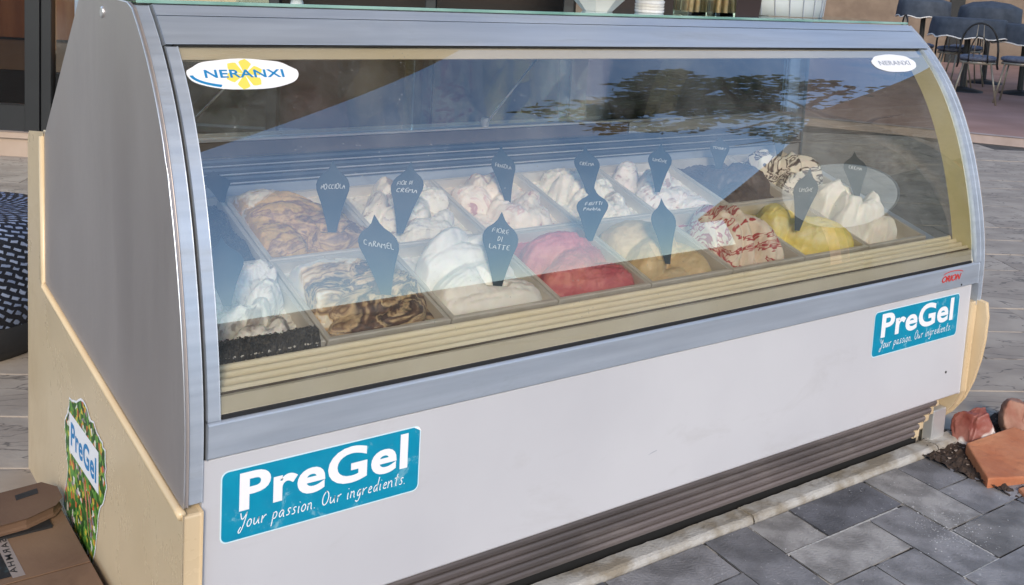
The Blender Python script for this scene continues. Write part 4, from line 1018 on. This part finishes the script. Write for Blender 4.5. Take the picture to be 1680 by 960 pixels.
obox(.26, 1.2, .60, .66, .58, 2.5, 'counter_panel', 'wood_in', t)
obox(.26, 1.2, .57, .67, .555, .578, 'shelf', 'base_tan', t)
obox(-2.5, 3.3, .3, 1.3, 2.61, 2.7, 'ceiling', 'dark_in', t)
obox(-2.5, 3.3, .3, 1.3, -.02, .03, 'floor', 'dark_in', t)
obox(3.31, 3.4, .0, 1.35, -.03, 4.2, 'wall', 'stucco', t)
# faint letters on the door glass
vs, fs = text_mb('COSI', .40, .16, bold=.02)
b = MB(); b.add([org + tx_*(-.31+v[0]) + nx_*.047 + Vector((0,0,.93+v[1])) for v in vs], fs); b.build('lettering', mat('faded_letter', (.20,.13,.09), .6), t, origin=t.location)

# farther tan wall with dark openings behind the terrace
org2 = Vector((9.0, 15.2, 0)); t2x = Vector((.81,-.584,0)).normalized(); t2n = Vector((.584,.81,0)).normalized()
def obox2(s0, s1, d0, d1, z0, z1, name, m, par, bevel=0):
    b = MB(); c = [org2+t2x*s+t2n*d for s, d in ((s0,d0),(s1,d0),(s1,d1),(s0,d1))]
    b.prism([(p.x, p.y) for p in c], 'z', z0, z1); return b.build(name, m, par, bevel=bevel, origin=par.location)
t = empty('terrace_building', org2, 'tan building with dark door openings behind the terrace', 'building')
obox2(6.7, 16, .0, .3, .05, 4.5, 'wall', 'stucco', t)
obox2(-6, 6.69, .3, .4, .05, 4.5, 'wall', 'dark_in', t)
obox2(-6, 6.69, 0, .3, 2.6, 4.5, 'fascia', 'stucco', t)
for s in (-3.0, -.2, 2.4, 4.6, 6.5): obox2(s, s+.16, -.02, .3, .05, 2.6, 'door_post', 'frame_dark', t)
for s in (9.95, 12.0): obox2(s, s+.26, -.04, .02, .05, 3.2, 'dark_post', 'frame_dark', t)
b = MB(); cc = org2 + t2x*7.05 - t2n*.12
b.lathe([(.001,-.12),(.07,-.10),(.115,-.04),(.12,.02),(.09,.08),(.001,.12)], (cc.x, cc.y, .98), 20); tag(b.build('wall_lamp', 'rubber', smooth=True), 'round black lamp on the tan wall above the right end of the case', 'lamp')

# ================================================================ TERRACE TABLES AND CHAIRS
Z0 = .06
def bistro_chair(x, y, rz, label, pad=False):
    t = empty('bistro_chair', (x, y, Z0), label, 'chair', 'metal bistro chairs on the terrace')
    c, s = math.cos(rz), math.sin(rz)
    def W(px, py_, pz): return (x + px*c - py_*s, y + px*s + py_*c, Z0+pz)
    b = MB(); pr = [(.001,.47),(.18,.472),(.205,.485),(.215,.505),(.20,.525),(.16,.535),(.001,.54)]
    b.lathe(pr, (x, y, Z0), 24); b.build('seat_cushion', 'cushion', t, smooth=True, origin=t.location)
    MB().lathe([(.001,.44),(.20,.44),(.205,.455),(.20,.468),(.001,.468)], (x,y,Z0), 24).build('seat', 'chair_metal', t, origin=t.location)
    for sx, sy in ((1,1),(1,-1),(-1,1),(-1,-1)):
        MB().tube([W(.14*sx,.14*sy,.45), W(.23*sx,.21*sy,.0)], .011, 8).build('leg', 'chair_metal', t, smooth=True, origin=t.location)
    P = [W(.20*math.cos(a), .19, .44+.46*math.sin(a)**.6) for a in [P_*k/16 for k in range(17)]]
    MB().tube([W(.21,.12,.40)]+P+[W(-.21,.12,.40)], .012, 8).build('back_hoop', 'chair_dark', t, smooth=True, origin=t.location)
    P = [W(.10*math.cos(a), .192, .46+.30*math.sin(a)) for a in [P_*k/12 for k in range(13)]]
    MB().tube(P, .008, 6).build('back_hoop', 'chair_dark', t, smooth=True, origin=t.location)
    MB().add([W(.17*math.cos(a), .188, .50+.36*math.sin(a)**.7) for a in [P_*k/16 for k in range(17)]] + [W(.17*math.cos(a), .202, .50+.36*math.sin(a)**.7) for a in [P_*k/16 for k in range(17)]], [tuple(range(17)), tuple(range(33,16,-1))]).build('back_pad', 'slate_cloth', t, origin=t.location) if pad else None
    for k in (-1, 1):
        MB().tube([W(.05*k,.192,.46), W(.03*k,.192,.88)], .006, 6).build('back_bar', 'chair_metal', t, smooth=True, origin=t.location)
    return t
def table(x, y, rad, label, h=.74, dome=0):
    t = empty('round_table', (x, y, Z0), label, 'table', 'round tables with slate cloths on the terrace')
    b = MB(); n = 40; vs = []; fs = []
    prof = [(.001,h+dome),(rad*.6,h+dome*.7),(rad*.97,h-.001),(rad,h-.012),(rad*1.02,h-.10),(rad*1.03,h-.22)]
    for i, (r, z) in enumerate(prof):
        for k in range(n):
            a = 2*P_*k/n; q = 1 + (.035*math.sin(a*7) + .02*math.sin(a*4+1))*(i >= 4)*(i-3)*.6; dz = -.03*math.sin(a*4)**2*(i == 5)
            vs.append((x+r*q*math.cos(a), y+r*q*math.sin(a), Z0+z+dz))
    for i in range(len(prof)-1):
        for k in range(n): fs.append((i*n+k, i*n+(k+1)%n, (i+1)*n+(k+1)%n, (i+1)*n+k))
    b.add(vs, fs); b.build('tablecloth', 'slate_cloth', t, smooth=True, origin=t.location)
    hem = MB(); P = [vs[(len(prof)-1)*n+k] for k in range(n)]; hem.tube(P, .009, 6, closed=True); hem.build('hem', 'paper', t, smooth=True, origin=t.location)
    MB().lathe([(.035,.04),(.035,h-.03)], (x,y,Z0), 12).build('pedestal', 'chair_dark', t, smooth=True, origin=t.location)
    MB().lathe([(.001,.06),(.04,.06),(.24,.02),(.25,.0)], (x,y,Z0), 24).build('foot', 'chair_dark', t, smooth=True, origin=t.location)
    return t
table(11.9, 5.9, .44, 'round table with slate cloth directly behind the nearest whole chair', .92)
table(12.45, 5.45, .46, 'round table with slate cloth at the right edge of the photo', .88)
table(13.3, 7.45, .36, 'farthest left table whose slate cloth rises above the case corner', 1.10, .05)
table(13.5, 6.55, .40, 'table with domed slate cloth between the two dark wall posts', 1.06, .09)
bistro_chair(10.72, 5.05, math.atan2(5.05+1.49, 10.72+.54)-P_/2+P_, 'whole chair with grey round cushion nearest the case')
bistro_chair(11.22, 4.82, 3.5, 'chair cut by the right edge of the photo')
bistro_chair(12.3, 6.85, .8, 'chair half hidden behind the upper right corner of the case')
bistro_chair(12.9, 6.5, 3.9, 'shaded chair seen through the hoop of the nearest chair')
bistro_chair(12.2, 6.25, 2.0, 'chair standing sideways behind the nearest whole chair')
bistro_chair(13.6, 5.75, 1.2, 'chair on the far side of the right hand table')

# ================================================================ ROCKS AND BRICKS
def rock(c, size, seed, pts, label, m, name='rock', cat='rock', rz=0):
    b = MB()
    import bmesh
    bm = bmesh.new(); bmesh.ops.create_icosphere(bm, subdivisions=5, radius=1)
    ca, sa_ = math.cos(rz), math.sin(rz)
    planes = [(Vector(p[:3]).normalized(), p[3]) for p in pts]
    for v in bm.verts:
        p = v.co.copy()
        # faceted: cut against planes
        for nrm, d in planes:
            e = p.dot(nrm)
            if e > d: p -= nrm*(e-d)
        p *= 1 + .10*noise.noise(v.co*1.8 + Vector((seed,0,0))) + .05*noise.noise(v.co*5 + Vector((seed,3,0))) + .02*noise.noise(v.co*13 + Vector((seed,3,0)))
        q = Vector((p.x*size[0], p.y*size[1], p.z*size[2]))
        v.co = Vector((c[0]+q.x*ca-q.y*sa_, c[1]+q.x*sa_+q.y*ca, c[2]+q.z))
    vs = [tuple(v.co) for v in bm.verts]; fs = [tuple(v.index for v in f.verts) for f in bm.faces]; bm.free()
    b.add(vs, fs); o = b.build(name, m, smooth=True, origin=c)
    return tag(o, label, cat)
rm1 = mat('red_stone', (.20,.04,.028), .5, c2=(.30,.12,.09), scale=14, detail=8, bump=1.0, bscale=28)
rm2 = mat('pinkish_stone', (.28,.11,.07), .75, c2=(.40,.24,.17), scale=14, detail=9, bump=1.0, bscale=32)
def withwhite(m, pos=.62):
    n = m.node_tree; b = n.nodes['Principled BSDF']; src = b.inputs['Base Color'].links[0].from_socket
    g_ = n.nodes.new('ShaderNodeNewGeometry'); s = n.nodes.new('ShaderNodeTexNoise'); s.inputs['Scale'].default_value = 9
    tc = n.nodes.new('ShaderNodeTexCoord'); n.links.new(tc.outputs['Object'], s.inputs['Vector'])
    mr = n.nodes.new('ShaderNodeMapRange'); mr.inputs[1].default_value = pos; mr.inputs[2].default_value = pos+.04
    n.links.new(s.outputs[0], mr.inputs[0])
    mx = n.nodes.new('ShaderNodeMix'); mx.data_type = 'RGBA'; mx.inputs[7].default_value = (.70,.66,.62,1)
    n.links.new(mr.outputs[0], mx.inputs[0]); n.links.new(src, mx.inputs[6]); n.links.new(mx.outputs[2], b.inputs['Base Color'])
withwhite(rm1, .60); withwhite(rm2, .64)
rock((2.175,-.030,.040), (.076,.062,.070), 1, [(-.2,-1,.25,.50),(1,-.5,.5,.50),(-1,-.3,.35,.55),(.3,.8,.6,.55),(-.5,-.2,1,.72),(.5,-.9,-.1,.55),(0,0,-1,.6)], 'dark red broken stone with white flecks at the kerb end', rm1, rz=-.4)
rock((2.350,-.055,.040), (.070,.058,.074), 5, [(-.3,-1,.2,.5),(-.9,-.3,.5,.55),(.7,-.4,.6,.5),(.1,0,1,.7),(0,0,-1,.55),(-.6,-.8,-.3,.6)], 'pinkish tan stone cut by the right edge of the photo', rm2, rz=.3)
def block(poly, z0, z1, top, label, name='terracotta_block', m='terracotta'):
    b = MB(); n = len(poly); b.add([(p[0],p[1],z0) for p in poly]+[(p[0],p[1],z+z1) for p, z in zip(poly, top)], [tuple(range(n-1,-1,-1)), tuple(range(n,2*n))]+[(i,(i+1)%n,n+(i+1)%n,n+i) for i in range(n)])
    c = Vector((sum(p[0] for p in poly)/n, sum(p[1] for p in poly)/n, z0))
    o = b.build(name, m, bevel=.004, origin=c); return tag(o, label, 'brick')
block([(1.945,-.190),(2.075,-.235),(2.30,-.20),(2.25,-.085),(2.075,-.052)], -.012, .022, (.004,-.004,.012,.034,.012), 'large orange terracotta block tilted on the paver edge')
block([(1.935,-.335),(2.10,-.36),(2.26,-.27),(2.22,-.235),(2.078,-.262),(2.0,-.24)], -.004, .010, (0,0,.004,.006,.004,0), 'low orange terracotta piece in front of the larger block')
rock((2.47,-.175,.012), (.035,.03,.018), 8, [(0,0,1,.7),(0,0,-1,.5)], 'small pale grey stone at the right edge beside the terracotta', mat('pale_stone', (.5,.5,.47), .8, c2=(.6,.6,.57), scale=20))

# ================================================================ WHAT THE GLASS REFLECTS (street side)
# parasol over the left end
t = empty('parasol', (-1.5,.75,0), 'square olive cantilever parasol, seen reflected in the left of the glass', 'parasol')
cx, cy = .015, -.36; hs = 1.3; a0 = R(67.9)
def pr(u, v): return (cx+u*math.cos(a0)-v*math.sin(a0), cy+u*math.sin(a0)+v*math.cos(a0))
b = MB(); c4 = [(*pr(-hs,-hs),2.6),(*pr(hs,-hs),2.6),(*pr(hs,hs),2.6),(*pr(-hs,hs),2.6)]
b.add(c4+[(cx,cy,2.95)], [(0,1,4),(1,2,4),(2,3,4),(3,0,4)])
b.build('canopy', 'canvas', t, origin=t.location, solid=.006)
MB().tube([(-1.5,.75,0),(-1.5,.75,2.4),(-1.3,.60,3.0),(cx,cy,3.25),(cx,cy,2.9)], .03, 12).build('pole', 'frame_dark', t, smooth=True, origin=t.location)
for c in c4: MB().tube([(cx,cy,2.90),(c[0],c[1],c[2]-.02)], .012, 6).build('rib', 'wood_in', t, smooth=True, origin=t.location)

def tree(x, y, h, r, label, n=2600, seed=1):
    random.seed(seed)
    t = empty('tree', (x, y, 0), label, 'tree', 'trees along the street side')
    b = MB(); b.tube([(x,y,-.05),(x+.05,y,h*.3),(x-.08,y+.05,h*.55),(x,y,h*.8)], [.16,.12,.09,.04], 10)
    for k in range(9):
        a = k*2.4; z = h*(.42+.04*k); b.tube([(x,y,z),(x+r*.4*math.cos(a),y+r*.4*math.sin(a),z+r*.25),(x+r*.8*math.cos(a),y+r*.8*math.sin(a),z+r*.35)], [.05,.03,.012], 6)
    b.build('trunk', 'bark', t, origin=t.location, smooth=True)
    lf = MB(); cl = []
    for k in range(34):
        a = random.uniform(0,6.28); q = r*random.uniform(.2,1); z = h*.72+random.uniform(-.8,.9)*r*.8
        cl.append((x+q*math.cos(a), y+q*math.sin(a), z, random.uniform(.22,.42)*r))
    for k in range(n):
        c = random.choice(cl); d = Vector((random.gauss(0,1),random.gauss(0,1),random.gauss(0,.6))).normalized()*c[3]*random.uniform(.4,1)
        p = Vector(c[:3])+d; e1 = Vector((random.gauss(0,1),random.gauss(0,1),random.gauss(0,1))).normalized(); e2 = e1.orthogonal().normalized(); s = random.uniform(.05,.11)
        lf.add([p-e1*s, p-e2*s*.5, p+e1*s, p+e2*s*.5], [(0,1,2,3)])
    lf.build('crown', 'leaf', t, origin=t.location)
tree(6.2,-2.5,6.9,1.25,'leafy tree whose branches show in the reflection at the upper right of the glass', 3600, 3)
tree(11.5,-5.5,7.0,2.2,'farther leafy tree reflected behind the nearer one', 3000, 4)
# long low hedge / wall line and a pavilion opposite
t = empty('garden_wall', (5,-9,0), 'low dark garden wall opposite, reflected along the bottom of the glass', 'wall')
MB().box((-14,-9.3,-.05),(16,-9,1.45)).build('wall_body', 'base_tan', t, origin=t.location)
MB().box((-14,-9.34,1.451),(16,-8.96,1.53)).build('coping', 'kerb', t, origin=t.location)
t = empty('pavilion', (11,-4.2,0), 'timber pavilion with pitched roof opposite, reflected at the right of the glass', 'pavilion')
b = MB()
b.prism([(-7.6,2.5),(-3.9,5.2),(-.8,5.2),(1.6,2.6),(1.6,2.4),(-7.6,2.35)], 'x', 9.0, 14.0); b.build('roof', 'bark', t, origin=t.location)
for yy in (-6,-4.2,-2.4,-.6,1.0):
    MB().box((9.1,yy,-.02),(9.25,yy+.15,2.4)).build('post', 'wood_in', t, origin=t.location)
MB().box((12.9,-7.4,-.02),(13.1,1.4,2.38)).build('rear_wall', 'dark_in', t, origin=t.location)
MB().box((9.3,-7.5,-.02),(12.88,-7.3,2.36)).build('side_wall', 'dark_in', t, origin=t.location)
t = empty('oval_board', (6.0,-3.25,0), 'pale oval board on a post opposite, reflected over the right hand tubs', 'board')
b = MB(); P = [(-3.25+.50*math.cos(2*P_*k/48), 1.62+.64*math.sin(2*P_*k/48)) for k in range(48)]
b.prism(P, 'x', 6.0, 6.03); b.build('board_face', mat('pale_board', (.50,.50,.47), .6, c2=(.58,.58,.55), scale=4), t, bevel=.005, origin=t.location)
MB().tube([(6.06,-3.25,0),(6.06,-3.25,1.9)], .03, 12).build('post', 'frame_dark', t, smooth=True, origin=t.location)
